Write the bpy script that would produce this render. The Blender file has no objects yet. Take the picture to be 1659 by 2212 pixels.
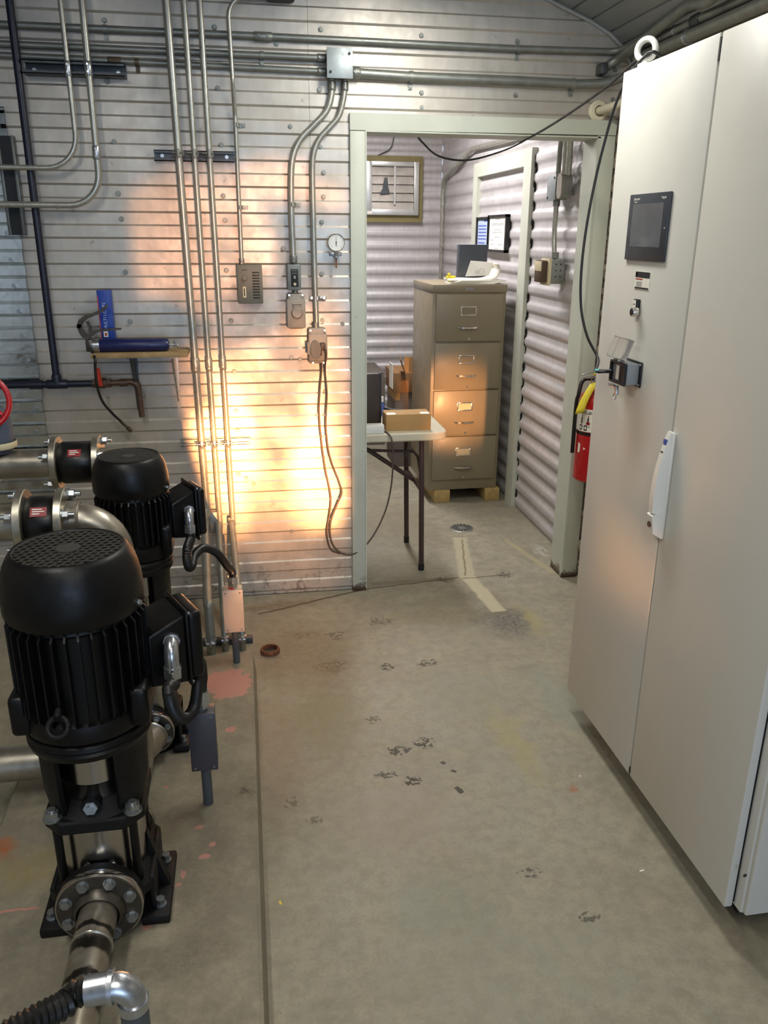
import bpy, bmesh, math, random
import numpy as np
from mathutils import Vector, Matrix
random.seed(7)
C = bpy.context.scene.collection
sc = bpy.context.scene

# ------------------------------------------------------------------ camera
FPX, PITCH, YAW, ROLL, H = 1748.79, math.radians(19.0018), math.radians(9.6616), math.radians(-0.4038), 1.66
def cam_axes():
    f = np.array([math.sin(YAW)*math.cos(PITCH), math.cos(YAW)*math.cos(PITCH), -math.sin(PITCH)])
    r0 = np.array([math.cos(YAW), -math.sin(YAW), 0.0]); d0 = np.cross(f, r0)
    return np.array([math.cos(ROLL)*r0+math.sin(ROLL)*d0, -math.sin(ROLL)*r0+math.cos(ROLL)*d0, f])
RC = cam_axes()
cam = bpy.data.objects.new('camera', bpy.data.cameras.new('camera')); C.objects.link(cam)
m = Matrix.Identity(4)
for i in range(3):
    m[i][0], m[i][1], m[i][2] = RC[0][i], -RC[1][i], -RC[2][i]
m[2][3] = H
cam.matrix_world = m
cam.data.sensor_fit = 'VERTICAL'; cam.data.sensor_height = 24.0; cam.data.lens = 24.0*FPX/2212.0
cam.data.clip_start = 0.02; cam.data.clip_end = 60
sc.camera = cam

# ------------------------------------------------------------------ light and exposure
sc.view_settings.view_transform = 'Standard'; sc.view_settings.look = 'None'
sc.view_settings.gamma = 1.0; sc.view_settings.use_curve_mapping = False
sc.view_settings.exposure = 0.14
w = bpy.data.worlds.new('world'); sc.world = w; w.use_nodes = True
w.node_tree.nodes['Background'].inputs[0].default_value = (0.75, 0.87, 1.0, 1)
w.node_tree.nodes['Background'].inputs[1].default_value = 0.6
def area(name, loc, target, sx, sy, power, col):
    l = bpy.data.lights.new(name, 'AREA'); l.shape = 'RECTANGLE'; l.size = sx; l.size_y = sy
    l.energy = power; l.color = col
    o = bpy.data.objects.new(name, l); C.objects.link(o); o.location = loc
    o.rotation_euler = (Vector(target)-Vector(loc)).to_track_quat('-Z', 'Y').to_euler()
    return o
def spot(name, loc, target, half_deg, power, col, blend, rad):
    l = bpy.data.lights.new(name, 'SPOT'); l.spot_size = 2*math.radians(half_deg); l.spot_blend = blend
    l.energy = power; l.color = col; l.shadow_soft_size = rad
    o = bpy.data.objects.new(name, l); C.objects.link(o); o.location = loc
    o.rotation_euler = (Vector(target)-Vector(loc)).to_track_quat('-Z', 'Y').to_euler()
    return o
area('ceiling_lamp_or_fill', (0.72, 2.70, 2.50), (0.66, 2.95, 0), 0.16, 1.0, 17, (1.0, 0.98, 0.90))
area('ceiling_lamp_or_fill', (0.75, 1.6, 2.50), (0.75, 1.6, 5), 0.2, 1.2, 6, (1.0, 0.98, 0.92))  # added upward fill to brighten the vault, no fixture of its own
area('ceiling_lamp_or_fill', (-0.75, 0.9, 2.68), (-0.75, 0.9, 0), 0.16, 1.2, 19, (1.0, 0.97, 0.90))
area('ceiling_lamp_or_fill', (0.15, -0.5, 2.66), (0.15, -0.5, 0), 0.16, 1.2, 20, (1.0, 0.97, 0.90))  # added fill above the camera for the near floor and cabinet
area('back_room_lamp_light', (0.85, 5.3, 2.62), (0.95, 5.3, 0), 1.2, 0.18, 46, (1.0, 0.95, 0.95))
area('rear_door_daylight', (0.85, -6.9, 1.3), (0.8, 0.0, 1.1), 1.6, 2.3, 102, (0.50, 0.69, 1.0))
# spot for low sun from behind; patches and shadow edges drawn into its beam
GL = (1.0, -6.6, 1.35)
gl = spot('sun_patch_spot', GL, (0.15, 3.63, 0.95), 8.0, 15000, (1.0, 0.44, 0.16), 0.2, 0.045)
gl.data.use_nodes = True; gt = gl.data.node_tree; em = gt.nodes['Emission']
def gn(kind, **kw):
    nd = gt.nodes.new('ShaderNode'+kind)
    for k, v in kw.items(): setattr(nd, k, v)
    return nd
def gm(op, a, b=0.0, clamp=False):
    nd = gn('Math', operation=op, use_clamp=clamp)
    for i, x in enumerate((a, b)):
        if isinstance(x, (int, float)): nd.inputs[i].default_value = x
        else: gt.links.new(x, nd.inputs[i])
    return nd.outputs[0]
def gr(v, lo, hi):
    nd = gn('MapRange', interpolation_type='SMOOTHSTEP'); gt.links.new(v, nd.inputs[0]); nd.inputs[1].default_value = lo; nd.inputs[2].default_value = hi; return nd.outputs[0]
inc = gn('NewGeometry').outputs['Incoming']; sx = gn('SeparateXYZ'); gt.links.new(inc, sx.inputs[0])
ux = gm('DIVIDE', sx.outputs[0], sx.outputs[1]); uz = gm('DIVIDE', sx.outputs[2], sx.outputs[1])   # beam slopes
D_ = 3.628-GL[1]
bx_ = gm('ADD', gm('MULTIPLY', ux, D_), GL[0]); bz_ = gm('ADD', gm('MULTIPLY', uz, D_), GL[2])     # metres across the beam at the back wall
cmb = gn('CombineXYZ'); gt.links.new(bx_, cmb.inputs[0]); gt.links.new(bz_, cmb.inputs[1])
nz_ = gn('TexNoise'); nz_.inputs['Scale'].default_value = 3.4; nz_.inputs['Detail'].default_value = 3; gt.links.new(cmb.outputs[0], nz_.inputs['Vector'])
nf = nz_.outputs['Fac']; wob_ = gm('MULTIPLY', gm('SUBTRACT', nf, 0.5), 0.5)
wx = gm('ADD', bx_, wob_); wz = gm('ADD', bz_, gm('MULTIPLY', wob_, -0.8))
def ell(cx, cz, rx, rz, x=wx, z=wz):
    dx_ = gm('DIVIDE', gm('SUBTRACT', x, cx), rx); dz_ = gm('DIVIDE', gm('SUBTRACT', z, cz), rz)
    return gm('SQRT', gm('ADD', gm('MULTIPLY', dx_, dx_), gm('MULTIPLY', dz_, dz_)))
A_ = gr(ell(-.12, .70, .21, .44), 1.0, 0.35)
B_ = gr(ell(.275, .64, .18, .40), 1.0, 0.35)
C_ = gr(ell(.05, .52, .34, .22), 1.0, 0.2)
halo = gr(ell(.10, .72, .62, .66), 1.0, 0.45)
left_cut = gr(gm('ADD', bx_, gm('MULTIPLY', bz_, .22)), -.095, -.06)  # shadow edge drawn down the left of the patch
right_cut = gr(bx_, .455, .425)
core = gm('ADD', gm('ADD', gm('MULTIPLY', A_, 1.5), gm('MULTIPLY', B_, 1.4)), gm('ADD', gm('MULTIPLY', C_, .25), gm('MULTIPLY', halo, gm('ADD', gm('MULTIPLY', nf, .8), -.16))))
upper = gm('MULTIPLY', gm('MULTIPLY', gr(ell(-.20, 1.60, .46, .36), 1.0, 0.55), gr(bx_, -.445, -.425)), 0.105)
upper = gm('MULTIPLY', upper, gr(ell(-.36, 1.22, .20, .19, bx_, bz_), 0.9, 1.05))
side = gm('MULTIPLY', gm('ADD', gr(ell(.24, 1.85, .30, .13), 1.0, 0.2), gr(ell(.30, 1.22, .20, .32), 1.0, 0.3)), gm('MULTIPLY', nf, 0.22))
low = gm('MULTIPLY', gr(ell(.25, .12, .40, .22), 1.0, 0.2), 0.07)
boxp = gm('MULTIPLY', gr(ell(-.165, .215, .09, .16, bx_, bz_), 1.0, 0.6), 0.16)  # extra pool of light placed on the far upright box
tot = gm('MULTIPLY', gm('ADD', gm('ADD', gm('MULTIPLY', gm('MULTIPLY', core, 1.25), left_cut), gm('ADD', low, boxp)), gm('ADD', upper, side)), right_cut)
gt.links.new(tot, em.inputs['Strength'])
spot('sun_patch_spot', (-0.30, -6.6, 0.95), (1.29, 4.89, 0.64), 1.75, 8500, (1.0, 0.44, 0.16), 1.0, 0.05)  # separate spot added for the patch of light on the filing cabinet

# ------------------------------------------------------------------ photo point -> point on a known plane of the place
PP = (829.5, 1106.0)
def hit(px, py, a, c):
    d = RC.T @ np.array([(px-PP[0])/FPX, (py-PP[1])/FPX, 1.0])
    o = np.array([0, 0, H]); t = (c-o[a])/d[a]
    return Vector(o+t*d)
WY = 3.628
def Wp(px, py, off=0.0): return hit(px, py, 1, WY-off)      # on the back wall, standing off it
def Yp(px, py, y): return hit(px, py, 1, y)
def Xp(px, py, x): return hit(px, py, 0, x)
def Zp(px, py, z=0.0): return hit(px, py, 2, z)

# ------------------------------------------------------------------ materials
def lin(h):
    h = h.lstrip('#'); out = []
    for i in (0, 2, 4):
        v = int(h[i:i+2], 16)/255; out.append(v/12.92 if v <= 0.04045 else ((v+0.055)/1.055)**2.4)
    return (*out, 1)
class NT:
    def __init__(s, name):
        s.m = bpy.data.materials.new(name); s.m.use_nodes = True; s.t = s.m.node_tree
        s.b = s.t.nodes['Principled BSDF']; s.co = s.t.nodes.new('ShaderNodeTexCoord')
        s.geo = s.t.nodes.new('ShaderNodeNewGeometry')
    def n(s, kind, **kw):
        nd = s.t.nodes.new('ShaderNode'+kind)
        for k, v in kw.items(): setattr(nd, k, v)
        return nd
    def link(s, a, b): s.t.links.new(a, b)
    def pos(s): return s.geo.outputs['Position']
    def noise(s, scale, detail=4, rough=0.6, vec=None, stretch=None):
        nd = s.n('TexNoise'); nd.inputs['Scale'].default_value = scale; nd.inputs['Detail'].default_value = detail
        nd.inputs['Roughness'].default_value = rough
        v = vec or s.pos()
        if stretch:
            mp = s.n('Mapping'); mp.inputs['Scale'].default_value = stretch; s.link(v, mp.inputs['Vector']); v = mp.outputs[0]
        s.link(v, nd.inputs['Vector']); return nd.outputs['Fac']
    def ramp(s, fac, lo, hi, c0=0.0, c1=1.0):
        nd = s.n('MapRange', interpolation_type='SMOOTHSTEP'); s.link(fac, nd.inputs[0])
        nd.inputs[1].default_value = lo; nd.inputs[2].default_value = hi; nd.inputs[3].default_value = c0; nd.inputs[4].default_value = c1
        return nd.outputs[0]
    def math(s, op, a, b=None, clamp=False):
        nd = s.n('Math', operation=op, use_clamp=clamp)
        for i, x in enumerate((a, b)):
            if x is None: continue
            if isinstance(x, (int, float)): nd.inputs[i].default_value = x
            else: s.link(x, nd.inputs[i])
        return nd.outputs[0]
    def mix(s, fac, a, b):
        nd = s.n('Mix', data_type='RGBA')
        for sk, x in ((nd.inputs[0], fac), (nd.inputs[6], a), (nd.inputs[7], b)):
            if isinstance(x, (int, float)): sk.default_value = x
            elif isinstance(x, tuple): sk.default_value = x
            else: s.link(x, sk)
        return nd.outputs[2]
    def color(s, c):
        if isinstance(c, tuple): s.b.inputs['Base Color'].default_value = c
        else: s.link(c, s.b.inputs['Base Color'])
    def rough(s, r):
        if isinstance(r, (int, float)): s.b.inputs['Roughness'].default_value = r
        else: s.link(r, s.b.inputs['Roughness'])
    def metal(s, v): s.b.inputs['Metallic'].default_value = v
    def bump(s, h, strength=0.3, dist=0.01):
        nd = s.n('Bump'); nd.inputs['Strength'].default_value = strength; nd.inputs['Distance'].default_value = dist
        s.link(h, nd.inputs['Height']); s.link(nd.outputs[0], s.b.inputs['Normal'])
    def sep(s, axis):
        nd = s.n('SeparateXYZ'); s.link(s.pos(), nd.inputs[0]); return nd.outputs[axis]
    def blob(s, x, y, rx, ry, ang=0.0, soft=0.5, vec=None, z=0.0):
        mp = s.n('Mapping', vector_type='TEXTURE'); mp.inputs['Location'].default_value = (x, y, z)
        mp.inputs['Rotation'].default_value = (0, 0, ang); mp.inputs['Scale'].default_value = (rx, ry, 10)
        s.link(vec or s.pos(), mp.inputs['Vector'])
        ln = s.n('VectorMath', operation='LENGTH'); s.link(mp.outputs[0], ln.inputs[0])
        return s.ramp(ln.outputs['Value'], 1.0, 1.0-soft, 0.0, 1.0)
def mat(name, col, metal=0.0, rough=0.5, var=0.12, vscale=9.0, bump=0.0, bscale=120.0, spec=None, coat=0.0):
    t = NT(name); c = lin(col)
    if var:
        n = t.ramp(t.noise(vscale, 5), 0.3, 0.72)
        t.color(t.mix(n, tuple(x*(1-var) for x in c[:3])+(1,), tuple(min(1, x*(1+var)) for x in c[:3])+(1,)))
        t.rough(t.ramp(t.noise(vscale*2.7, 4), 0.3, 0.75, max(0.02, rough-0.07), min(1, rough+0.08)))
    else:
        t.color(c); t.rough(rough)
    t.metal(metal)
    if spec is not None: t.b.inputs['Specular IOR Level'].default_value = spec
    if coat: t.b.inputs['Coat Weight'].default_value = coat; t.b.inputs['Coat Roughness'].default_value = 0.15
    if bump: t.bump(t.noise(bscale, 3), bump, 0.004)
    return t.m

def metal_sheet(name, col, rough, dirt=True, metal=0.5, seed=0.0):
    t = NT(name); c = lin(col)
    n1 = t.ramp(t.noise(2.2, 6, 0.65, stretch=(1.0, 1.0, 2.4)), 0.3, 0.7)
    n2 = t.ramp(t.noise(38, 4, 0.6, stretch=(1.0, 1.0, 0.25)), 0.35, 0.7)
    a = t.mix(n1, tuple(x*0.86 for x in c[:3])+(1,), c)
    a = t.mix(t.math('MULTIPLY', n2, 0.22), a, lin('9a9a98'))
    if dirt:
        z = t.sep(2)
        low = t.math('MULTIPLY', t.ramp(z, 0.26, 0.0), t.ramp(t.noise(16, 6, 0.75), 0.50, 0.66))
        a = t.mix(t.math('MULTIPLY', low, .75), a, lin('54443a'))
        sp = t.math('MULTIPLY', t.ramp(t.noise(17, 3, 0.5), 0.70, 0.76), 0.3)
        a = t.mix(sp, a, lin('4b4640'))
    t.color(a); t.metal(metal)
    t.rough(t.ramp(t.noise(7, 5, 0.6), 0.3, 0.7, rough-0.07, rough+0.09))
    t.bump(t.noise(5.0, 3, 0.5), 0.25, 0.02)
    return t.m
M = {}
M['sheet'] = metal_sheet('galvanised_wall_sheet', 'c4bcb0', 0.43)
M['sheet_bright'] = mat('bright_wall_sheet', 'd2d2cd', metal=1.0, rough=0.16, var=0.04, vscale=6, bump=0.3, bscale=9)
M['sheet_inner'] = metal_sheet('corrugated_room_sheet', 'd3cfcf', 0.5, dirt=False, metal=0.3)
M['ceiling'] = metal_sheet('ceiling_sheet', 'aeb3b5', 0.45, dirt=False, metal=0.6)
M['trim'] = mat('pale_green_grey_paint', 'c3c6b8', rough=0.55, var=0.05, vscale=5)
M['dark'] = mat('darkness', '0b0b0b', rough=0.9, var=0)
M['foam'] = mat('caulking_foam', '8b7f70', rough=0.9, var=0.4, vscale=30, bump=0.6, bscale=60)
M['galv'] = mat('galvanised_conduit', 'b4b3a9', metal=0.65, rough=0.33, var=0.10, vscale=20)
M['galv_dull'] = mat('dull_galvanised_conduit', '8b8d86', metal=0.6, rough=0.45, var=0.12, vscale=18)
M['zinc'] = mat('zinc_fitting', 'b9bcc0', metal=0.9, rough=0.28, var=0.06, vscale=14)
M['zinc_box'] = mat('zinc_box_lid', '9fa7a8', metal=0.45, rough=0.5, var=0.08, vscale=16)
M['strut'] = mat('strut_steel', '55585a', metal=0.7, rough=0.5, var=0.15)
M['strut_black'] = mat('black_strut', '1d1f20', metal=0.3, rough=0.5)
M['strut_face'] = mat('grey_strut_lip', '6d706c', metal=0.6, rough=0.45)
M['blue'] = mat('dark_blue_pipe_paint', '12172c', rough=0.42, var=0.12, vscale=25)
M['box_olive'] = mat('olive_grey_box', '6d6b60', rough=0.55, var=0.08)
M['box_grey'] = mat('grey_box_paint', '7c8280', metal=0.2, rough=0.5, var=0.08)
M['cast'] = mat('cast_grey_cover', '9b948a', metal=0.3, rough=0.6, var=0.10, bump=0.15, bscale=300)
M['black_paint'] = mat('black_pump_paint', '0a0a0b', rough=0.40, var=0.15, spec=0.3, bump=0.08, bscale=420)
M['black_cast'] = mat('black_cast_iron', '0a0a0b', rough=0.5, var=0.2, spec=0.3, bump=0.35, bscale=500)
M['dark_grille'] = mat('grille_paint', '3a3834', rough=0.5, var=0.1)
M['stainless'] = mat('brushed_stainless', 'b9b6b2', metal=1.0, rough=0.22, var=0)
M['pipe_ss'] = mat('welded_stainless_pipe', 'a49d90', metal=0.85, rough=0.36, var=0.16, vscale=12)
M['flange'] = mat('stamped_flange_steel', 'b4ae9f', metal=0.9, rough=0.34, var=0.14, vscale=25)
M['flange_dark'] = mat('dark_flange_steel', '57524a', metal=0.75, rough=0.4, var=0.2, vscale=25)
M['rubber'] = mat('black_rubber', '0c0c0d', rough=0.38, var=0.1)
M['hose'] = mat('black_hose', '141312', rough=0.4, var=0.1)
M['bolt'] = mat('plated_bolt', 'a8adb0', metal=0.9, rough=0.32, var=0.04, vscale=12)
M['red'] = mat('red_paint', 'b3141b', rough=0.3, var=0.06, coat=0.3)
M['red_label'] = mat('red_label', '8e1620', rough=0.5, var=0.05)
M['white'] = mat('white_plastic', 'e6e5df', rough=0.4, var=0.03)
M['paper'] = mat('white_paper', 'efece0', rough=0.8, var=0.03)
M['cream'] = mat('cream_plastic', 'cfc3a0', rough=0.5, var=0.04)
M['brown'] = mat('brown_plastic', '4d3a2c', rough=0.5, var=0.05)
M['cabinet'] = mat('light_grey_enclosure_paint', 'd4d3cc', rough=0.42, var=0.015, vscale=3)
M['plinth'] = mat('dark_plinth', '3c3c39', rough=0.6, var=0.15)
M['bezel'] = mat('charcoal_bezel', '3b4048', rough=0.4, var=0.03)
M['screen'] = mat('dark_screen_glass', '5c5f66', rough=0.12, var=0.1, vscale=14)
M['black'] = mat('black_plastic', '131315', rough=0.4, var=0.06)
M['grey_plastic'] = mat('grey_plastic', '8f9499', rough=0.45, var=0.05)
M['teal'] = mat('teal_band', '39b5b5', rough=0.5, var=0.03)
M['cable'] = mat('black_cable', '1a1b1e', rough=0.45, var=0.05)
M['cord'] = mat('brown_grey_cord', '4f4238', rough=0.55, var=0.06)
M['file'] = mat('taupe_cabinet_paint', '8b8069', rough=0.38, var=0.03, vscale=4)
M['chrome'] = mat('chrome', 'd6d3cd', metal=1.0, rough=0.15, var=0.03)
M['wood'] = mat('raw_timber', 'b59a62', rough=0.75, var=0.16, vscale=22)
M['ply'] = mat('shelf_board', 'a2875c', rough=0.7, var=0.22, vscale=16)
M['carton'] = mat('brown_carton', 'b08a58', rough=0.8, var=0.06)
M['carton_dark'] = mat('kraft_carton', '8a6642', rough=0.8, var=0.08)
M['table'] = mat('beige_table_plastic', 'c9c2ab', rough=0.5, var=0.04, bump=0.1, bscale=250)
M['leg'] = mat('brown_tube_steel', '4a3a36', metal=0.3, rough=0.45, var=0.1)
M['drk_brown'] = mat('dark_brown_panel', '3a2f29', rough=0.5, var=0.06)
M['grey_brown'] = mat('grey_brown_case', '6b625a', rough=0.7, var=0.06)
M['yellow'] = mat('yellow_tag', 'e8d53a', rough=0.5, var=0.05)
M['blue_can'] = mat('blue_grease_paint', '1a2152', rough=0.38, var=0.08, vscale=30)
M['blue_box'] = mat('bright_blue_carton', '1a3f9c', rough=0.5, var=0.05)
M['pvc'] = mat('cream_plastic_pipe', 'd9d2b8', rough=0.4, var=0.06)
M['pvc_grey'] = mat('grey_conduit_pipe', '4c5054', rough=0.5, var=0.12, vscale=20)
M['steel_dark'] = mat('dark_hand_tool_steel', '5a534b', metal=0.8, rough=0.35, var=0.15, vscale=40)
M['rust'] = mat('rusty_iron', '7a4a30', rough=0.8, var=0.35, vscale=40, bump=0.4, bscale=120)
M['old_steel'] = mat('rust_tinged_steel', '675a48', metal=0.5, rough=0.55, var=0.25, vscale=40)
M['valve_brown'] = mat('brown_bronze', '5d4a3e', metal=0.5, rough=0.5, var=0.2, vscale=30)
M['orange_red'] = mat('orange_red_lever', 'c8391f', rough=0.4, var=0.05)
M['ink'] = mat('dark_ink', '26262a', rough=0.7, var=0)
M['ink_soft'] = mat('grey_ink', '8a8a8a', rough=0.7, var=0)
M['ink_red'] = mat('red_ink', 'b8423a', rough=0.7, var=0)
M['ink_blue'] = mat('blue_ink', '4b62b0', rough=0.7, var=0)
M['pale_blue'] = mat('pale_blue_print', 'b9c8e6', rough=0.6, var=0.05)
M['gasket'] = mat('green_louver_wood', '8f8357', rough=0.7, var=0.1)
M['louver'] = mat('dusty_louver', 'b7b0a6', metal=0.3, rough=0.5, var=0.16, vscale=12)
M['alu'] = mat('aluminium_frame', 'c9c9c6', metal=0.7, rough=0.4, var=0.06)
t = NT('clear_plastic_lid'); t.color((0.95, 0.93, 0.9, 1)); t.rough(0.08); t.b.inputs['Transmission Weight'].default_value = 0.92; t.b.inputs['IOR'].default_value = 1.3; M['clear'] = t.m

# concrete with its stains, wear, old patch and footprints
def concrete(name, base, alt, blobs=(), prints=(), lines=(), pink=()):
    t = NT(name)
    nz = t.n('TexNoise'); nz.inputs['Scale'].default_value = 11; nz.inputs['Detail'].default_value = 4; t.link(t.pos(), nz.inputs['Vector'])
    sub = t.n('VectorMath', operation='SUBTRACT'); t.link(nz.outputs['Color'], sub.inputs[0]); sub.inputs[1].default_value = (0.5, 0.5, 0.5)
    scl = t.n('VectorMath', operation='SCALE'); t.link(sub.outputs[0], scl.inputs[0]); scl.inputs['Scale'].default_value = 0.16
    add = t.n('VectorMath', operation='ADD'); t.link(t.pos(), add.inputs[0]); t.link(scl.outputs[0], add.inputs[1])
    wob = add.outputs[0]
    scl2 = t.n('VectorMath', operation='SCALE'); t.link(sub.outputs[0], scl2.inputs[0]); scl2.inputs['Scale'].default_value = 0.03
    add2 = t.n('VectorMath', operation='ADD'); t.link(t.pos(), add2.inputs[0]); t.link(scl2.outputs[0], add2.inputs[1])
    wob2 = add2.outputs[0]
    big = t.ramp(t.noise(1.7, 6, 0.65), 0.33, 0.68)
    mid = t.ramp(t.noise(9, 7, 0.75), 0.36, 0.66); mot = t.ramp(t.noise(23, 6, 0.7), 0.42, 0.62)
    fine = t.ramp(t.noise(130, 4, 0.7), 0.3, 0.7)
    c = t.mix(big, lin(base), lin(alt))
    c = t.mix(t.math('MULTIPLY', mid, 0.5), c, lin('aea58c'))
    c = t.mix(t.math('MULTIPLY', mot, 0.32), c, lin('756f60'))
    c = t.mix(t.math('MULTIPLY', fine, 0.22), c, lin('6e695c'))
    grain = t.ramp(t.noise(55, 5, 0.7), 0.42, 0.62)
    r = None
    for (x, y, rx, ry, ang, col, k, gr) in blobs:
        f = t.blob(x, y, rx, ry, ang, 0.75, wob)
        f = t.math('MULTIPLY', f, k)
        if gr: f = t.math('MULTIPLY', f, t.math('ADD', t.math('MULTIPLY', grain, gr), 1-gr))
        c = t.mix(f, c, lin(col))
    tread = t.ramp(t.noise(56, 2, 0.5, stretch=(1.0, 1.0, 0.0)), 0.46, 0.51)
    for (x, y, rx, ry, ang, k) in prints:
        bl = t.blob(x, y, rx*1.3, ry*1.3, ang, 0.9, wob2)
        f = t.math('MULTIPLY', t.math('MULTIPLY', t.ramp(t.math('ADD', bl, t.math('MULTIPLY', t.math('SUBTRACT', grain, .5), .5)), .30, .45), tread), t.math('MULTIPLY', t.ramp(bl, .02, .12), k))
        c = t.mix(f, c, lin('3b382e'))
    for (x0, y0, x1, y1, wd, col, k) in lines:
        L = math.hypot(x1-x0, y1-y0)/2
        mp = t.n('Mapping', vector_type='TEXTURE'); mp.inputs['Location'].default_value = ((x0+x1)/2, (y0+y1)/2, 0)
        mp.inputs['Rotation'].default_value = (0, 0, math.atan2(y1-y0, x1-x0)); mp.inputs['Scale'].default_value = (L, wd, 10); t.link(wob2, mp.inputs['Vector'])
        ab = t.n('VectorMath', operation='ABSOLUTE'); t.link(mp.outputs[0], ab.inputs[0]); sx_ = t.n('SeparateXYZ'); t.link(ab.outputs[0], sx_.inputs[0])
        f = t.math('MULTIPLY', t.ramp(sx_.outputs[0], 1.0, .96), t.ramp(sx_.outputs[1], 1.0, .6))
        c = t.mix(t.math('MULTIPLY', f, k), c, lin(col))
    pn = t.noise(24, 7, 0.75)
    for (x, y, rx, ry, ang, k) in pink:
        bl = t.blob(x, y, rx*1.35, ry*1.35, ang, 0.9, wob2)
        f = t.math('MULTIPLY', t.ramp(t.math('ADD', bl, t.math('MULTIPLY', t.math('SUBTRACT', pn, .5), 1.7)), .42, .50), t.math('MULTIPLY', t.ramp(bl, .01, .1), k))
        c = t.mix(f, c, lin('bb8577'))
    speck = t.ramp(t.noise(95, 2, 0.4), 0.775, 0.80)
    c = t.mix(t.math('MULTIPLY', speck, 0.7), c, lin('3d3a33'))
    t.color(c); t.rough(t.ramp(mid, 0, 1, 0.5, 0.68))
    t.b.inputs['Specular IOR Level'].default_value = 0.35
    t.bump(t.math('ADD', t.noise(14, 5, 0.6), t.math('MULTIPLY', fine, 0.12)), 0.22, 0.01)
    return t.m
def zb(px, py, rx, ry, ang, col, k, gr=0.5, z=0.0):
    p = Zp(px, py, z); return (p.x, p.y, rx, ry, ang, col, k, gr)
def zpr(px, py, rx, ry, ang, k, z=0.0):
    p = Zp(px, py, z); return (p.x, p.y, rx, ry, ang, k)
def zl(a, b, wd, col, k):
    p, q = Zp(*a), Zp(*b); return (p.x, p.y, q.x, q.y, wd, col, k)
M['floor'] = concrete('stained_concrete_floor', '8d8674', '9a9786',
    blobs=[zb(650, 1420, .30, .35, 0, '7b6854', .6, .4), zb(600, 1620, .12, .5, 0, '907a66', .5, .3),
           zb(1090, 1340,   .19, .24, .3, '56544f', .95, .5), zb(1040, 1290, .22, .10, -.3, '6c6352', .55, .5),
           zb(1150, 1340, .06, .2, 0, 'a29968', .7, .4), zb(1110, 1600, .07, .36, .05, '9c9468', .7, .4),
           zb(960, 1330, .5, .12, 0, '7c7256', .5, .4), zb(720, 1440, .09, .07, 0, '5a4632', .7, .8),
           zb(650, 1370, .12, .07, 0, '664c38', .6, .8), zb(1240, 1712, .035, .025, 0, '9a5a2a', .9, .4),
           zb(860, 1760, .3, .25, 0, '94877a', .5, .4), zb(960, 1950, .25, .16, 0, '7f8474', .5, .5), zb(1000, 1500, .25, .3, 0, '8a8875', .5, .4),
           zb(1200, 1500, .10, .35, 0, '8b9184', .6, .3), zb(1120, 2080, .5, .2, 0, '8d8d7e', .4, .4), zb(720, 1560, .2, .3, 0, '867d62', .6, .4),
           zb(600, 1310, .35, .06, .05, '6e5a44', .7, .5), zb(1170, 1190, .05, .12, 0, 'c9c9c0', .7, .9),
           zb(870, 1250, .2, .08, 0, '7d7260', .5, .5), zb(850, 1120, .3, .5, 0, '9a9078', .5, .4)],
    prints=[zpr(837, 1441, .035, .035, 0, .9), zpr(925, 1432, .05, .035, 0, .75), zpr(860, 1622, .05, .028, .1, .9), zpr(915, 1605, .05, .035, .2, .9),
            zpr(836, 1673, .045, .025, 0, .8), zpr(893, 1688, .035, .03, 0, .95), zpr(1145, 1885, .045, .02, 0, .7), zpr(725, 1372, .05, .05, 0, .5),
            zpr(820, 1342, .08, .04, 0, .5), zpr(1090, 1240, .05, .06, 0, .7), zpr(1270, 1984, .04, .02, 0, .7), zpr(805, 1555, .03, .03, .4, .6),
            zpr(960, 1252, .04, .05, 0, .8), zpr(630, 1735, .03, .03, 0, .5), zpr(680, 1770, .03, .02, 0, .5)],
    lines=[zl((555, 1328), (790, 1272), .008, '4d3f30', .9), zl((790, 1272), (1000, 1247), .007, '4d3f30', .8), zl((800, 1262), (985, 1250), .03, '5a4d3c', .35),
           zl((992, 1160), (1010, 1250), .05, 'aca58a', 1), zl((1010, 1245), (1080, 1322), .045, 'b3ab8f', 1), zl((998, 1165), (1006, 1245), .006, '6b5b45', .7),
           zl((1090, 1165), (1200, 1240), .02, 'aba17c', .6), zl((1000, 1250), (1100, 1240), .006, '4d4232', .8),
           zl((985, 1700), (998, 1712), .010, '3c382f', .9), zl((950, 1645), (958, 1650), .008, '3c382f', .9), zl((975, 1662), (985, 1667), .008, '3c382f', .9),
           zl((606, 1943), (609, 1952), .004, 'e0c04a', 1), zl((1380, 1880), (1390, 1879), .003, 'e8e6de', 1), zl((1251, 1675), (1255, 1675), .004, 'e8e6de', 1)])
PZ = 0.08
M['pedestal'] = concrete('pedestal_concrete', '7a7363', '868070',
    blobs=[zb(60, 1880, .14, .10, 0, '8a7d55', .8, .3, PZ), zb(10, 1840, .06, .06, 0, 'a8582a', .9, .5, PZ), zb(440, 1950, .1, .4, 0, '6b6152', .5, .5, PZ),
           zb(520, 1720, .04, .03, 0, '3d352b', .8, .7, PZ), zb(330, 2080, .25, .1, 0, '655d50', .6, .5, PZ), zb(470, 1420, .2, .05, 0, '7a7064', .6, .5, PZ)],
    pink=[zpr(490, 1476, .115, .13, 0, .9, PZ), zpr(365, 1606, .075, .05, .1, .85, PZ), zpr(500, 1576, .022, .02, .3, .9, PZ), zpr(432, 1785, .02, .012, .5, .9, PZ),
          zpr(455, 1822, .014, .012, .4, .9, PZ), zpr(443, 1850, .018, .012, .2, .9, PZ), zpr(395, 1890, .01, .02, .2, .9, PZ), zpr(360, 1700, .012, .01, 0, .9, PZ),
          zpr(320, 2000, .02, .012, .2, .9, PZ), zpr(388, 1910, .012, .008, .2, .9, PZ), zpr(30, 1968, .09, .006, .05, .9, PZ)],
    lines=[])

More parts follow.
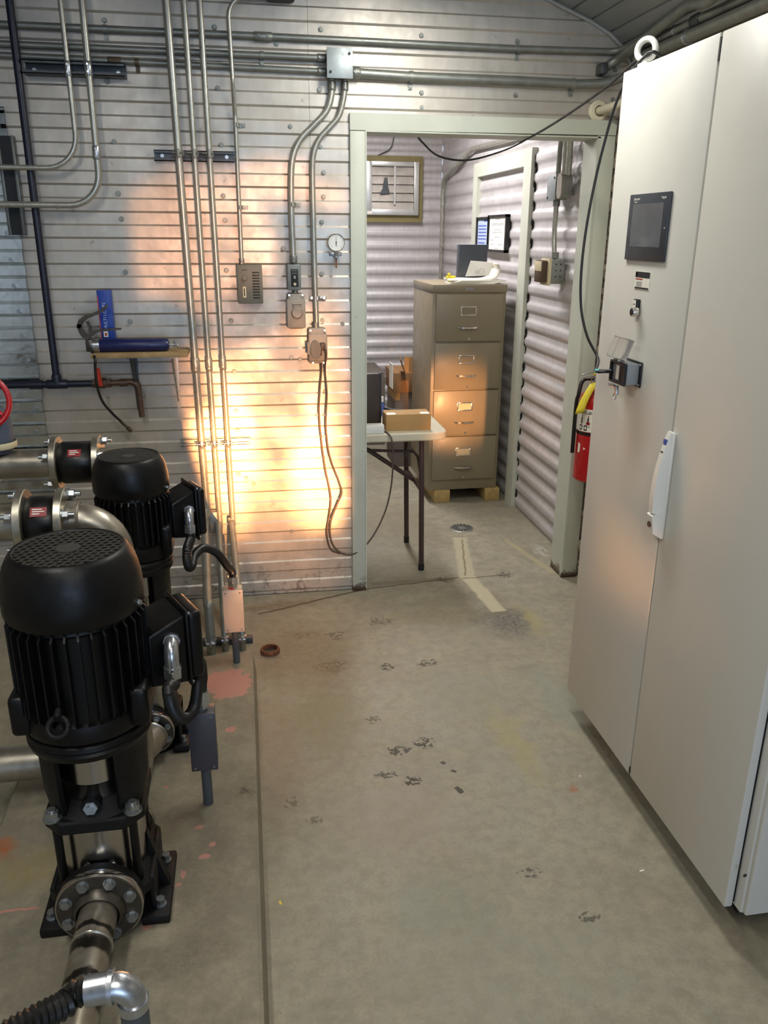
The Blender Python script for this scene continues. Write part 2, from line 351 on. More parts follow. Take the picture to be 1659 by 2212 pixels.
# ------------------------------------------------------------------ mesh helpers
def V(*a): return Vector(a)
def frame(d):
    d = d.normalized(); a = V(0, 0, 1) if abs(d.z) < 0.9 else V(1, 0, 0)
    u = d.cross(a).normalized(); return u, d.cross(u).normalized()
class MB:
    def __init__(s): s.v = []; s.f = []
    def add(s, v, f):
        k = len(s.v); s.v += [Vector(p) for p in v]; s.f += [tuple(i+k for i in q) for q in f]; return s
    def box(s, x0, x1, y0, y1, z0, z1, bev=0.0, seg=2):
        return s.obox(V((x0+x1)/2, (y0+y1)/2, (z0+z1)/2), V((x1-x0)/2, 0, 0), V(0, (y1-y0)/2, 0), V(0, 0, (z1-z0)/2), bev, seg)
    def obox(s, c, a, b, d, bev=0.0, seg=2):
        if bev <= 0:
            pts = [c+i*a+j*b+k*d for k in (-1, 1) for j in (-1, 1) for i in (-1, 1)]
            return s.add(pts, [(0, 2, 3, 1), (4, 5, 7, 6), (0, 1, 5, 4), (2, 6, 7, 3), (0, 4, 6, 2), (1, 3, 7, 5)])
        bm = bmesh.new(); bmesh.ops.create_cube(bm, size=1.0)
        la, lb, ld = 2*a.length, 2*b.length, 2*d.length
        for v in bm.verts: v.co = V(v.co.x*la, v.co.y*lb, v.co.z*ld)
        bmesh.ops.bevel(bm, geom=bm.edges[:], offset=min(bev, 0.49*min(la, lb, ld)), segments=seg, affect='EDGES', profile=0.5)
        A, B, D = a.normalized(), b.normalized(), d.normalized(); bm.verts.index_update()
        s.add([c+A*v.co.x+B*v.co.y+D*v.co.z for v in bm.verts], [[v.index for v in f.verts] for f in bm.faces]); bm.free(); return s
    def cyl(s, p0, p1, r0, r1=None, n=24, cap=True):
        return s.tube([Vector(p0), Vector(p1)], [r0, r0 if r1 is None else r1], n, cap)
    def tube(s, pts, r, n=12, cap=True):
        pts = [Vector(p) for p in pts]; rr = r if isinstance(r, (list, tuple)) else [r]*len(pts)
        k0 = len(s.v); u = None
        for i, p in enumerate(pts):
            t = (pts[min(i+1, len(pts)-1)]-pts[max(i-1, 0)])
            if t.length < 1e-9: t = V(0, 0, 1)
            t.normalize()
            if u is None: u, w_ = frame(t)
            else:
                u = (u-t*u.dot(t)); u.normalize(); w_ = t.cross(u)
            for j in range(n):
                a = 2*math.pi*j/n; s.v.append(p+(u*math.cos(a)+w_*math.sin(a))*rr[i])
        for i in range(len(pts)-1):
            for j in range(n):
                a = k0+i*n+j; b = k0+i*n+(j+1) % n; s.f.append((a, b, b+n, a+n))
        if cap:
            s.f.append(tuple(k0+j for j in reversed(range(n)))); e = k0+(len(pts)-1)*n; s.f.append(tuple(e+j for j in range(n)))
        return s
    def lathe(s, prof, base, axis=(0, 0, 1), n=40, a0=0.0, a1=None, ref=None):
        base = Vector(base); ax = Vector(axis).normalized()
        if ref is None: u, w_ = frame(ax)
        else: u = Vector(ref).normalized(); w_ = ax.cross(u)
        full = a1 is None; m_ = n if full else n+1; k0 = len(s.v)
        for (r, h) in prof:
            for j in range(m_):
                a = a0+(2*math.pi if full else a1-a0)*j/n
                s.v.append(base+ax*h+(u*math.cos(a)+w_*math.sin(a))*r)
        for i in range(len(prof)-1):
            for j in range(n):
                j2 = (j+1) % m_ if full else j+1
                a = k0+i*m_+j; b = k0+i*m_+j2; s.f.append((a, b, b+m_, a+m_))
        return s
    def prism(s, poly, off):
        n = len(poly); off = Vector(off); k = len(s.v)
        s.v += [Vector(p) for p in poly]+[Vector(p)+off for p in poly]
        s.f.append(tuple(k+i for i in reversed(range(n)))); s.f.append(tuple(k+n+i for i in range(n)))
        for i in range(n):
            j = (i+1) % n; s.f.append((k+i, k+j, k+n+j, k+n+i))
        return s
    def sphere(s, c, r, n=14, sz=1.0):
        prof = [(r*math.sin(math.pi*i/n)+1e-5, -r*sz*math.cos(math.pi*i/n)) for i in range(n+1)]
        return s.lathe(prof, c, (0, 0, 1), 2*n)
    def torus(s, c, axis, R, r, n=36, k=12, a0=0, a1=None):
        u, w_ = frame(Vector(axis)); c = Vector(c)
        full = a1 is None; a1 = 2*math.pi if full else a1
        pts = [c+(u*math.cos(a0+(a1-a0)*i/n)+w_*math.sin(a0+(a1-a0)*i/n))*R for i in range(n+1)]
        return s.tube(pts, r, k, not full)
    def build(s, name, mt, parent=None, smooth=40, **tags):
        me = bpy.data.meshes.new(name)
        if parent is not None: o0 = wloc(parent)
        else:
            xs = [p.x for p in s.v]; ys = [p.y for p in s.v]; zs = [p.z for p in s.v]
            o0 = V((min(xs)+max(xs))/2, (min(ys)+max(ys))/2, min(zs))
        me.from_pydata([tuple(p-o0) for p in s.v], [], s.f)
        bm = bmesh.new(); bm.from_mesh(me); bmesh.ops.recalc_face_normals(bm, faces=bm.faces[:]); bm.to_mesh(me); bm.free()
        me.materials.append(M[mt] if isinstance(mt, str) else mt)
        if smooth:
            me.polygons.foreach_set('use_smooth', [True]*len(me.polygons)); me.set_sharp_from_angle(angle=math.radians(smooth))
        o = bpy.data.objects.new(name, me); C.objects.link(o)
        if parent is not None: o.parent = parent
        else: o.location = o0
        for k, v in tags.items(): o[k] = v
        return o
def wloc(o):
    p = Vector((0, 0, 0))
    while o is not None: p += o.location; o = o.parent
    return p
def tag(o, label, cat, group=None):
    o['label'] = label; o['category'] = cat
    if group: o['group'] = group
    return o
def thing(name, label, cat, loc, group=None):
    o = bpy.data.objects.new(name, None); C.objects.link(o); o.location = loc; o.empty_display_size = 0.05
    return tag(o, label, cat, group)
def struct(o): o['kind'] = 'structure'; return o
def cat_curve(pts, n=12):
    pts = [Vector(p) for p in pts]; P = [2*pts[0]-pts[1]]+pts+[2*pts[-1]-pts[-2]]; out = []
    for i in range(1, len(P)-2):
        for k in range(n):
            t_ = k/n; a, b, c, d = P[i-1], P[i], P[i+1], P[i+2]
            out.append(0.5*((2*b)+(c-a)*t_+(2*a-5*b+4*c-d)*t_*t_+(3*b-a-3*c+d)*t_**3))
    return out+[pts[-1]]
def fillet(pts, r, n=8):
    pts = [Vector(p) for p in pts]; out = [pts[0]]
    for i in range(1, len(pts)-1):
        a = (pts[i-1]-pts[i]); b = (pts[i+1]-pts[i]); la, lb = a.length, b.length; a.normalize(); b.normalize()
        ang = a.angle(b); d = min(r/math.tan(ang/2), 0.49*la if i > 1 else 0.98*la, 0.49*lb if i < len(pts)-2 else 0.98*lb); rr = d*math.tan(ang/2)
        cen = pts[i]+(a+b).normalized()*(rr/math.sin(ang/2)); p0 = pts[i]+a*d; p1 = pts[i]+b*d
        v0 = p0-cen; v1 = p1-cen; om = v0.angle(v1)
        for k in range(n+1):
            t_ = k/n; out.append(cen+(v0*math.sin((1-t_)*om)+v1*math.sin(t_*om))/math.sin(om))
    return out+[pts[-1]]
def resample(pts, step):
    out = [pts[0]]; acc = 0
    for a, b in zip(pts[:-1], pts[1:]):
        L = (b-a).length
        while acc+L >= step:
            a = a+(b-a)*((step-acc)/L); out.append(a.copy()); L = (b-a).length; acc = 0
        acc += L
    out.append(pts[-1]); return out
def ribbed(pts, r, pitch=0.006, amp=0.12):
    q = resample(pts, pitch/2); return q, [r*(1+(amp if i % 2 else -amp)*0.5) for i in range(len(q))]
def text(body, at, right, up, size, mt, parent, name='lettering', align='LEFT', squash=1.0):
    cu = bpy.data.curves.new(name, 'FONT'); cu.body = body; cu.size = size; cu.align_x = align; cu.extrude = 0.0003; cu.resolution_u = 2
    tmp = bpy.data.objects.new(name, cu); C.objects.link(tmp); bpy.context.view_layer.update()
    me = bpy.data.meshes.new_from_object(tmp.evaluated_get(bpy.context.evaluated_depsgraph_get()))
    C.objects.unlink(tmp); bpy.data.objects.remove(tmp)
    r, u = Vector(right).normalized(), Vector(up).normalized(); n = r.cross(u); o0 = wloc(parent) if parent else V(0, 0, 0)
    for v in me.vertices: v.co = Vector(at)-o0+r*v.co.x*squash+u*v.co.y+n*v.co.z
    me.materials.clear(); me.materials.append(M[mt]); o = bpy.data.objects.new(name, me); C.objects.link(o); o.parent = parent
    return o
def hexhead(mb, p, axis, r, h):
    axis = Vector(axis).normalized(); p = Vector(p); mb.cyl(p, p+axis*h*0.18, r*1.25, n=16); mb.cyl(p+axis*h*0.18, p+axis*h, r, n=6); return mb
def arcpts(c, u, v_, r, a0, a1, n=10):
    return [Vector(c)+Vector(u)*r*math.cos(a0+(a1-a0)*i/n)+Vector(v_)*r*math.sin(a0+(a1-a0)*i/n) for i in range(n+1)]

# ================================================================== the setting
PITCHR, Z0 = 0.101, 1.3311
def ribs(z0, z1, depth=0.0055, sl=0.0042, phase=Z0):
    out = []; k = math.floor((z0-phase)/PITCHR)-1
    while phase+k*PITCHR < z1+PITCHR:
        zz = phase+k*PITCHR
        for dz, d in ((-sl, 0.0), (sl, depth), (PITCHR/2-sl*0.9, depth), (PITCHR/2+sl*0.9, 0.0)): out.append((zz+dz, d))
        k += 1
    pr = [(min(max(z, z0), z1), d) for z, d in out]
    return [p for i, p in enumerate(pr) if i == 0 or p[0] > pr[i-1][0]+1e-6 or p[1] != pr[i-1][1]]
def sheet(mb, x0, x1, z0, z1, y, **kw):
    pr = ribs(z0, z1, **kw); v = []; f = []
    for z, d in pr: v += [(x0, y-d, z), (x1, y-d, z)]
    for i in range(len(pr)-1): f.append((2*i, 2*i+1, 2*i+3, 2*i+2))
    return mb.add(v, f)
DX0, DX1, DZ = 0.524, 1.539, 2.058
mb = MB()
sheet(mb, -2.46, 0.30, 0, 2.95, WY); sheet(mb, 0.30, DX0, 0, 2.95, WY-0.0025); sheet(mb, DX0, DX1, DZ, 2.95, WY-0.0025); sheet(mb, DX1, 1.67, 0, 2.95, WY-0.0025)
wall_back = struct(mb.build('wall_back', 'sheet', smooth=0))
mb = MB(); mb.box(-2.46, DX0, WY+.003, WY+.122, 0, 2.95); mb.box(DX1, 1.67, WY+.003, WY+.122, 0, 2.95); mb.box(DX0, DX1, WY+.003, WY+.122, DZ, 2.95)
struct(mb.build('wall_partition', 'trim'))
# screws with dimples in the sheet
for i, (px, py) in enumerate([(225, 43), (231, 175), (246, 306), (255, 418), (262, 473), (271, 588), (281, 695), (463, 58), (470, 190), (478, 313), (482, 423), (486, 476), (489, 584), (499, 693),
        (506, 803), (510, 888), (514, 930), (693, 63), (690, 194), (692, 318), (699, 373), (699, 425), (695, 480), (695, 592), (697, 692), (697, 797), (703, 845), (911, 76), (911, 200), (911, 232),
        (1118, 89), (1114, 205), (515, 1026), (532, 1034), (548, 1046), (629, 772), (648, 776), (612, 537), (627, 273), (597, 95), (1325, 215), (1330, 150), (630, 1148), (740, 700)]):
    p = Wp(px, py, 0.008); b = MB(); b.cyl(p+V(0, .004, 0), p-V(0, .0012, 0), .010, .0085, 14); b.cyl(p, p-V(0, .005, 0), .0055, n=6); b.build('screw', 'galv_dull', wall_back)

# floor and pedestal
struct(MB().box(-2.46, 1.67, -7.2, 7.15, -.1, 0).build('floor', 'floor'))
mb = MB(); prof = [(-.77, 0), (-.75, .072), (-.742, .08), (-.040, .08), (-.030, .074), (-.020, 0)]
mb.prism([(x, -.6, z) for x, z in prof], (0, 3.505, 0))
o = mb.build('concrete_pedestal', 'pedestal', smooth=20); tag(o, 'low concrete pump pedestal with flakes of old pink paint', 'pedestal')

# other walls and the vaulted ceiling
def side_sheet(mb, x, y0, y1, z0, z1, sign, depth=.008, sl=.004, phase=Z0):
    pr = ribs(z0, z1, depth, sl, phase); v = []; f = []
    for z, d in pr: v += [(x+sign*d, y0, z), (x+sign*d, y1, z)]
    for i in range(len(pr)-1): f.append((2*i, 2*i+1, 2*i+3, 2*i+2))
    return mb.add(v, f)
struct(side_sheet(MB(), 1.665, -7.2, WY, 0, 2.45, -1).build('wall_right', 'sheet', smooth=0))
struct(side_sheet(MB(), -2.46, -7.2, WY, 0, 2.45, 1).build('wall_left', 'sheet', smooth=0))
mb = MB(); mb.box(-2.46, -0.9, -7.2, -7.1, 0, 2.9); mb.box(-0.9, 1.67, -7.2, -7.1, 2.6, 2.9)
struct(mb.build('wall_rear', 'sheet_inner'))
arc = [(1.668, 2.33), (1.612, 2.411), (1.554, 2.455), (1.467, 2.496), (1.291, 2.561), (1.05, 2.635), (.75, 2.705), (.4, 2.76), (0, 2.79), (-.4, 2.8)]
arc = arc+[(-.8-x, z) for x, z in reversed(arc[:-1])]
cs = []
for i in range(len(arc)-1):
    a, b = Vector((arc[i][0], 0, arc[i][1])), Vector((arc[i+1][0], 0, arc[i+1][1])); k = max(1, round((b-a).length/.1))
    for j in range(k): cs.append(a.lerp(b, j/k))
cs.append(Vector((arc[-1][0], 0, arc[-1][1])))
cp = []
for i, p in enumerate(cs): cp += [p, p+V(0, 0, .007) if i % 2 else p]
v = []; f = []
for i, p in enumerate(cs):
    t_ = (cs[min(i+1, len(cs)-1)]-cs[max(i-1, 0)]).normalized(); nrm = V(t_.z, 0, -t_.x)
    for q in (p-t_*.006, p-t_*.002+nrm*.008, p+t_*.002+nrm*.008, p+t_*.006): v += [(q.x, -7.2, q.z), (q.x, WY, q.z)]
for i in range(len(v)//2-1): f.append((2*i, 2*i+1, 2*i+3, 2*i+2))
struct(MB().add(v, f).build('ceiling', 'ceiling', smooth=0))
mb = MB(); mb.tube([V(p.x, WY-.012, p.z-.006) for p in cs], .010, 6); struct(mb.build('trim_3', 'ceiling'))

# room beyond the opening
IY = 7.03
def wavy(z0, z1, amp=.0065, n=10):
    k = int((z1-z0)/PITCHR*n); return [(z0+(z1-z0)*i/k, amp*math.tanh(2.6*math.sin(2*math.pi*(z0+(z1-z0)*i/k-Z0)/PITCHR))) for i in range(k+1)]
pr = wavy(0, 2.75)
v = []; f = []
for z, d in pr: v += [(-1.0, IY-d, z), (1.66, IY-d, z)]
for i in range(len(pr)-1): f.append((2*i, 2*i+1, 2*i+3, 2*i+2))
struct(MB().add(v, f).build('wall_inner_back', 'sheet_inner', smooth=60))
v = []; f = []
for z, d in pr: v += [(1.66-d, WY+.12, z), (1.66-d, IY, z)]
for i in range(len(pr)-1): f.append((2*i, 2*i+1, 2*i+3, 2*i+2))
struct(MB().add(v, f).build('wall_inner_right', 'sheet_inner', smooth=60))
struct(MB().box(-1.05, -1.0, WY+.12, IY, 0, 2.75).build('wall_inner_left', 'sheet_inner'))
struct(MB().box(-1.05, 1.7, WY+.12, IY+.05, 2.72, 2.78).build('ceiling_inner', 'sheet_inner'))

# opening trim: two faces mitred at the corner, the reveal and its rusted foot
t = NT('trim_with_rusted_foot'); z = t.sep(2)
ru = t.math('MULTIPLY', t.ramp(z, .10, .0), t.ramp(t.math('ADD', t.noise(22, 5, .7), t.ramp(z, .07, .0, 0, .22)), .56, .64))
base = t.mix(t.ramp(t.noise(5, 4), .3, .7), lin('bcc0b2'), lin('c6c9bb'))
base = t.mix(t.math('MULTIPLY', t.ramp(t.noise(40, 3), .70, .74), .5), base, lin('6b6a60'))
t.color(t.mix(ru, base, lin('4a3020'))); t.rough(.5); M['trim_rust'] = t.m
mb = MB(); yf = WY-.028
mb.box(.461, .524, yf, WY+.0, 0, 2.055, .003); mb.box(1.545, 1.613, yf, WY, 0, 2.062, .003)
mb.prism([(.461, yf, 2.0572), (.524, yf, 2.0572), (1.545, yf, 2.064), (1.613, yf, 2.064), (1.613, yf, 2.122), (.461, yf, 2.122)], (0, .028, 0))
mb.box(.524, .530, yf, WY+.125, 0, 2.052); mb.box(1.533, 1.545, yf, WY+.125, 0, 2.062); mb.box(.524, 1.545, yf, WY+.125, 2.052, 2.0575)
trim1 = struct(mb.build('trim_1', 'trim_rust'))
# blocked-off door on the right wall of the back room
mb = MB(); dx = 1.632
def qx(a): return Xp(a[0], a[1], dx)
ytl, ytr, ztop = qx((1024, 352)).y, qx((1150, 322)).y, 2.12
sw = .115
mb.box(dx, 1.665, ytr, ytr+.13, 0, ztop); mb.box(dx, 1.665, ytl-.10, ytl, 0, ztop); mb.box(dx, 1.665, ytr+.13, ytl-.10, ztop-.09, ztop)
struct(mb.build('trim_2', 'trim'))
mb = MB(); n = 60
for k in range(n): mb.sphere(V(1.668-random.uniform(.0, .012), ytr-.005+random.uniform(-.004, .004), .05+k*2.05/n), .007, 5, 3.0)
tag(mb.build('sealant_bead', 'dark'), 'dark ragged sealant line beside the blocked door frame in the back room', 'sealant')
# ragged foam in the corner between trim and right wall
mb = MB()
for k in range(90):
    z = k*2.2/90; mb.sphere(V(1.640+.012*math.sin(k*1.7)+random.uniform(-.008, .008), WY-.012-random.uniform(0, .02), z), random.uniform(.010, .022), 5, 1.6)
tag(mb.build('corner_foam', 'foam'), 'ragged brown sealing foam down the corner right of the opening', 'sealing foam')

# ================================================================== pipes and boxes on the back wall
def coupling(root, p, d, r, L=.045, mt='galv', name='coupling'):
    d = Vector(d).normalized(); p = Vector(p); b = MB(); b.tube([p-d*L/2, p-d*L/2+d*.003, p+d*L/2-d*.003, p+d*L/2], [r*1.12, r*1.25, r*1.25, r*1.12], 18)
    b.cyl(p-d*L*.25+V(0, -r*1.2, 0), p-d*L*.25+V(0, -r*1.2-.005, 0), .004, n=8); b.cyl(p+d*L*.25+V(0, -r*1.2, 0), p+d*L*.25+V(0, -r*1.2-.005, 0), .004, n=8)
    return b.build(name, mt, root)
def strap(root, p, d, r, side, mt='galv_dull'):
    # one-hole strap around a conduit that runs along d; tab points to `side`, wall is behind (+y)
    d = Vector(d).normalized(); side = Vector(side).normalized(); p = Vector(p); b = MB(); yb = WY-.008-.001
    b.tube([p-d*.008, p+d*.008], r*1.16, 18)
    c = p+side*(r+.011); b.obox(V(c.x, yb, c.z), d*.008, side*.013, V(0, .0012, 0)); b.cyl(V(c.x, yb, c.z)+side*.004, V(c.x, yb-.006, c.z)+side*.004, .0055, n=6)
    return b.build('strap', mt, root)
def conduit(name, label, pts, r, mt, bend=.08, group=None, cat='conduit', n=16):
    pts = fillet(pts, bend) if len(pts) > 2 else [Vector(p) for p in pts]
    root = thing(name, label, cat, pts[0], group)
    MB().tube(pts, r, n).build('pipe', mt, root); return root

# three horizontal runs
o1 = .026
a, b = Wp(-60, 50, o1), Wp(1335, 112, o1)
q = conduit('metal_conduit', 'topmost horizontal steel conduit running the full width of the corrugated wall', [V(a.x, WY-o1, a.z), Wp(560, 78, o1), Wp(1100, 105, o1), b, b+V(.03, -.16, .01)], .0135, 'galv_dull', .06)
coupling(q, Wp(568, 79, o1), V(1, 0, 0), .0135, .07, 'galv_dull')
for px, py, dn in ((227, 63, -1), (1120, 106, -1)): strap(q, Wp(px, py, o1), V(1, 0, 0), .0135, V(0, 0, dn))
jx0, jx1, jz0, jz1 = Wp(706, 100, .09).x, Wp(763, 100, .09).x, Wp(735, 168, .09).z, Wp(735, 101, .09).z
for k, (pl, pr_, lab, rr, mt, st) in enumerate([((-60, 92), (700, 118), 'horizontal steel conduit entering the upper left side of the square junction box', .0125, 'galv_dull', [(565, 114)]),
                              ((-60, 116), (700, 143), 'horizontal steel conduit entering the lower left side of the junction box, with a rusty coupling', .0115, 'galv_dull', [])]):
    a, b = Wp(*pl, o1), Wp(*pr_, o1); b.z = jz1-.030 if k == 0 else jz0+.030; b.x = jx0+.002
    q = conduit('metal_conduit', lab, [a, b], rr, mt)
    coupling(q, b-V(.018, 0, 0), V(1, 0, 0), rr, .034, 'galv_dull', 'connector')
    for px, py in st: strap(q, V(Wp(px, py, o1).x, WY-o1, a.z+(b.z-a.z)*(Wp(px, py, o1).x-a.x)/(b.x-a.x)), V(1, 0, 0), rr, V(0, 0, -1))
    if k == 1:
        for px, mt2 in ((247, 'old_steel'),):
            pp = V(Wp(px, 124, o1).x, WY-o1, a.z+(b.z-a.z)*(Wp(px, 124, o1).x-a.x)/(b.x-a.x)); coupling(q, pp, V(1, 0, 0), rr, .05, mt2)
        pp = V(Wp(295, 126, o1).x, WY-o1, a.z+(b.z-a.z)*(Wp(295, 126, o1).x-a.x)/(b.x-a.x)); strap(q, pp, V(1, 0, 0), rr, V(0, 0, -1), 'old_steel')
a = V(jx1, WY-o1-.004, Wp(770, 158, o1).z); e = Wp(1345, 166, .05)
q = conduit('metal_conduit', 'thick steel conduit running right from the junction box above the opening', [a, Wp(890, 166, o1), Wp(1120, 175, o1), Wp(1250, 182, o1), Wp(1310, 180, .04), e], .019, 'galv_dull', .15)
coupling(q, a+V(.018, 0, 0), V(1, 0, 0), .019, .034, 'galv_dull', 'connector'); strap(q, Wp(888, 166, o1), V(1, 0, 0), .019, V(0, 0, -1)); strap(q, Wp(1237, 181.5, o1), V(1, 0, 0), .019, V(0, 0, -1))
# junction box
jb = thing('junction_box', 'square zinc junction box with a slightly oversized cover plate where the conduits meet', 'junction box', V((jx0+jx1)/2, WY, jz0))
MB().box(jx0+.006, jx1-.006, WY-.075, WY-.008, jz0+.004, jz1-.004, .004).build('body', 'galv_dull', jb)
b = MB(); b.box(jx0, jx1, WY-.0785, WY-.075, jz0, jz1, .0012); cv = b.build('cover', 'zinc_box', jb)
for x, z in ((jx1-.014, jz1-.02), (jx0+.014, jz0+.022)):
    b = MB(); b.cyl(V(x, WY-.0785, z), V(x, WY-.0815, z), .0055, n=12); b.build('cover_screw', 'strut_black', cv)

# strut rails on the wall
def rail(label, p0, p1, h, mt, d=.03, group=None):
    a, b = Wp(*p0, d*.7), Wp(*p1, d*.7); zc = (a.z+b.z)/2; r_ = thing('strut_channel', label, 'strut channel', V((a.x+b.x)/2, WY, zc-h/2), group)
    m_ = MB(); x0, x1 = a.x, b.x
    m_.box(x0, x1, WY-.012, WY-.009, zc-h/2, zc+h/2); m_.box(x0, x1, WY-d, WY-.009, zc+h/2-.003, zc+h/2); m_.box(x0, x1, WY-d, WY-.009, zc-h/2, zc-h/2+.003)
    m_.box(x0, x1, WY-d, WY-d+.003, zc+h/2-.010, zc+h/2); m_.box(x0, x1, WY-d, WY-d+.003, zc-h/2, zc-h/2+.010)
    m_.build('channel', mt, r_)
    for x in (x0+.03, x1-.03): hexhead(MB(), V(x, WY-.012, zc), V(0, -1, 0), .006, .006).build('bolt', 'bolt', r_)
    return r_
rail('dark steel strut channel high on the left of the wall under the horizontal conduits', (50, 146), (270, 152), .045, 'strut', .078)
rail('steel strut channel clamping the three tall conduits at upper mid wall', (333, 336), (506, 339), .040, 'strut')
rail('sunlit steel strut channel clamping the three tall conduits low on the wall', (390, 952), (541, 955), .032, 'galv')

# two conduits that drop and turn left
def drop_bend(label, top, mid, corner, end, r, off, fit):
    zt = 2.77; pts = [Wp(*p, off) for p in (top, mid, corner, end)]; xm = (pts[0].x+pts[1].x)/2
    P0 = V(pts[0].x, WY-off, zt); P1 = V(pts[1].x, WY-off, pts[3].z); P2 = V(pts[3].x, WY-off, pts[3].z)
    q = conduit('bent_conduit', label, [P0, P1, P2], r, 'galv', .12, None, 'conduit')
    for px, py in fit:
        p = Wp(px, py, off); k = (p.z-P0.z)/(P1.z-P0.z); p.x = P0.x+(P1.x-P0.x)*k; coupling(q, p, V(0, 0, 1), r, .05, 'zinc')
    return q
drop_bend('thin conduit dropping beside the blue pipe and turning left, the shorter and upper of two', (129, 0), (163, 290), (163, 360), (-40, 360), .0095, .098, [(145, 148)])
drop_bend('thicker conduit dropping and turning left below its shorter twin, with a silver coupling', (177, 0), (211, 360), (211, 440), (-40, 441), .012, .098, [(188, 148), (207, 330)])
# black vertical strut at the far left
a, b = Yp(8, 292, WY-.05), Yp(33, 508, WY-.05)
q = thing('upright_strut', 'upright black channel with grey lips at the left edge of the photo', 'strut channel', V(a.x, WY, b.z))
MB().box(a.x-.022, a.x+.022, WY-.035, WY-.012, b.z, a.z).build('channel', 'strut_black', q)
for x in (a.x-.026, a.x+.026): MB().box(x-.006, x+.006, WY-.048, WY-.010, b.z, a.z, .002).build('lip', 'strut_face', q)
# overlapping bright sheet at the left edge
b = MB(); sheet(b, -1.30, -.866, .35, 2.105, WY-.012, depth=.014, sl=.007); struct(b.build('wall_left_overlap', 'sheet_bright', smooth=0))
for k in range(13):
    p = V(-.905+random.uniform(-.01, .01), WY-.026, .62+k*.101+.02); b = MB(); b.cyl(p+V(0, .006, 0), p-V(0, .002, 0), .010, n=12); b.cyl(p, p-V(0, .006, 0), .0055, n=6); b.build('screw', 'bolt', bpy.data.objects['wall_left_overlap'])

# three tall conduits
lab3 = ['leftmost and thickest of the three tall vertical conduits, ending in the lower fitting', 'middle one of the three tall vertical conduits', 'rightmost of the three tall vertical conduits']
for k, (t0, t1, r) in enumerate([((357, 0), (431, 850), .0150), ((396, 0), (458, 850), .0115), ((430, 0), (488, 850), .0115)]):
    off = .062; p0, p1 = Wp(*t0, off), Wp(*t1, off); x = (p0.x+p1.x)/2
    zc2 = Wp(0, [1135, 1165, 1160][k], off).z
    ft = Zp(*[(457, 1402), (487, 1396), (524, 1394)][k], .02)
    if k == 0: low = [V(x, WY-off, zc2), V(x, WY-off, zc2-.05), V(x+.015, ft.y+.03, zc2-.25), V(ft.x, ft.y, .25), V(ft.x, ft.y, 0)]
    else: low = [V(x, WY-off, zc2), V(x, WY-off, .42), V(ft.x, ft.y+.02, .12), V(ft.x, ft.y, 0)]
    q = conduit('tall_conduit', lab3[k], [V(p0.x-(p1.x-p0.x)*.02, WY-off, 2.775), V(p1.x, WY-off, zc2)], r, 'galv', .1, 'three tall conduits')
    MB().tube(fillet(low, .3), r*1.28, 16).build('lower_pipe', 'galv_dull', q)
    def at(py, px=400):
        z_ = Wp(px, py, off).z; return V(p0.x+(p1.x-p0.x)*(2.775-z_)/(2.775-zc2), WY-off, z_)
    coupling(q, at([790, 788, 785][k]), V(0, 0, 1), r, .06); coupling(q, V(x, WY-off, zc2), V(0, 0, 1), r*1.12, .07)
    for py in (332, 960):
        p = at(py); b = MB(); b.tube([p-V(0, 0, .012), p+V(0, 0, .012)], r*1.22, 18); b.box(p.x-.006, p.x+.006, p.y-r-.012, p.y-r, p.z-.016, p.z+.016, .002)
        b.cyl(p+V(-.028, -r-.006, .002), p+V(.012, -r-.006, .002), .0035, n=8); b.box(p.x-r*1.3, p.x+r*1.3, p.y, WY-.03, p.z-.010, p.z+.010); b.build('pipe_clamp', 'galv_dull' if py < 500 else 'zinc', q)
    pc = V(ft.x, ft.y-.004, .06); b = MB(); b.tube([pc-V(0, 0, .008), pc+V(0, 0, .008)], r*1.6, 18); b.cyl(pc+V(-r*1.2, -r*1.7, .0), pc+V(r*1.2, -r*1.7, 0), .005, n=8); b.box(pc.x-.004, pc.x+.004, pc.y-r*2.3, pc.y-r*1.2, pc.z-.012, pc.z+.012); b.build('floor_clamp', 'zinc', q)
MB().box(-.25, -.03, 3.135, 3.165, 0, .028, .002).build('floor_strut', 'strut')
tag(bpy.data.objects['floor_strut'], 'short strut on the floor behind the pedestal holding the conduit feet', 'strut channel')
# flanged pull fitting at the foot of the leftmost conduit
p = Wp(452, 1130, .05); b = MB(); b.box(p.x-.03, p.x+.045, WY-.058, WY-.02, p.z-.05, p.z+.055, .006); b.box(p.x+.045, p.x+.06, WY-.05, WY-.03, p.z+.01, p.z+.03, .003)
q = tag(b.build('conduit_body', 'galv_dull'), 'grey cast conduit body low on the wall behind the far pump', 'conduit fitting')

# thin conduit to the vented box
off = .022; of2 = .060; p0 = Wp(497, 100, of2); p1 = Wp(522, 560, off)
vb0, vb1 = Wp(511, 572, .06), Wp(569, 656, .06)
q = conduit('thin_conduit', 'thin conduit with a curved top dropping to the olive vented box', [Wp(600, -8, of2), V(p0.x-.002, WY-of2, Wp(505, -8, of2).z), Wp(503, 175, of2), Wp(508, 250, off), V(p1.x, WY-off, vb0.z-.004)], .0085, 'galv', .075)
for px, py in ((512, 270), (519, 448)): strap(q, Wp(px, py, off), V(0, 0, 1), .0085, V(1, 0, 0))
coupling(q, V(p1.x, WY-off, vb0.z+.012), V(0, 0, 1), .009, .026, 'galv_dull', 'connector')
b = MB(); c = Wp(603, -9, .03); b.box(c.x-.05, c.x+.06, WY-.075, WY-.008, c.z-.02, c.z+.10, .012)
tag(b.build('fitting_box', 'strut_black'), 'dark round-cornered box at the top edge of the photo above the thin conduit', 'electrical box')
vb = thing('vented_thermostat', 'olive grey wall thermostat box with a column of vent slots and a knob', 'thermostat', V(vb0.x, WY, vb1.z))
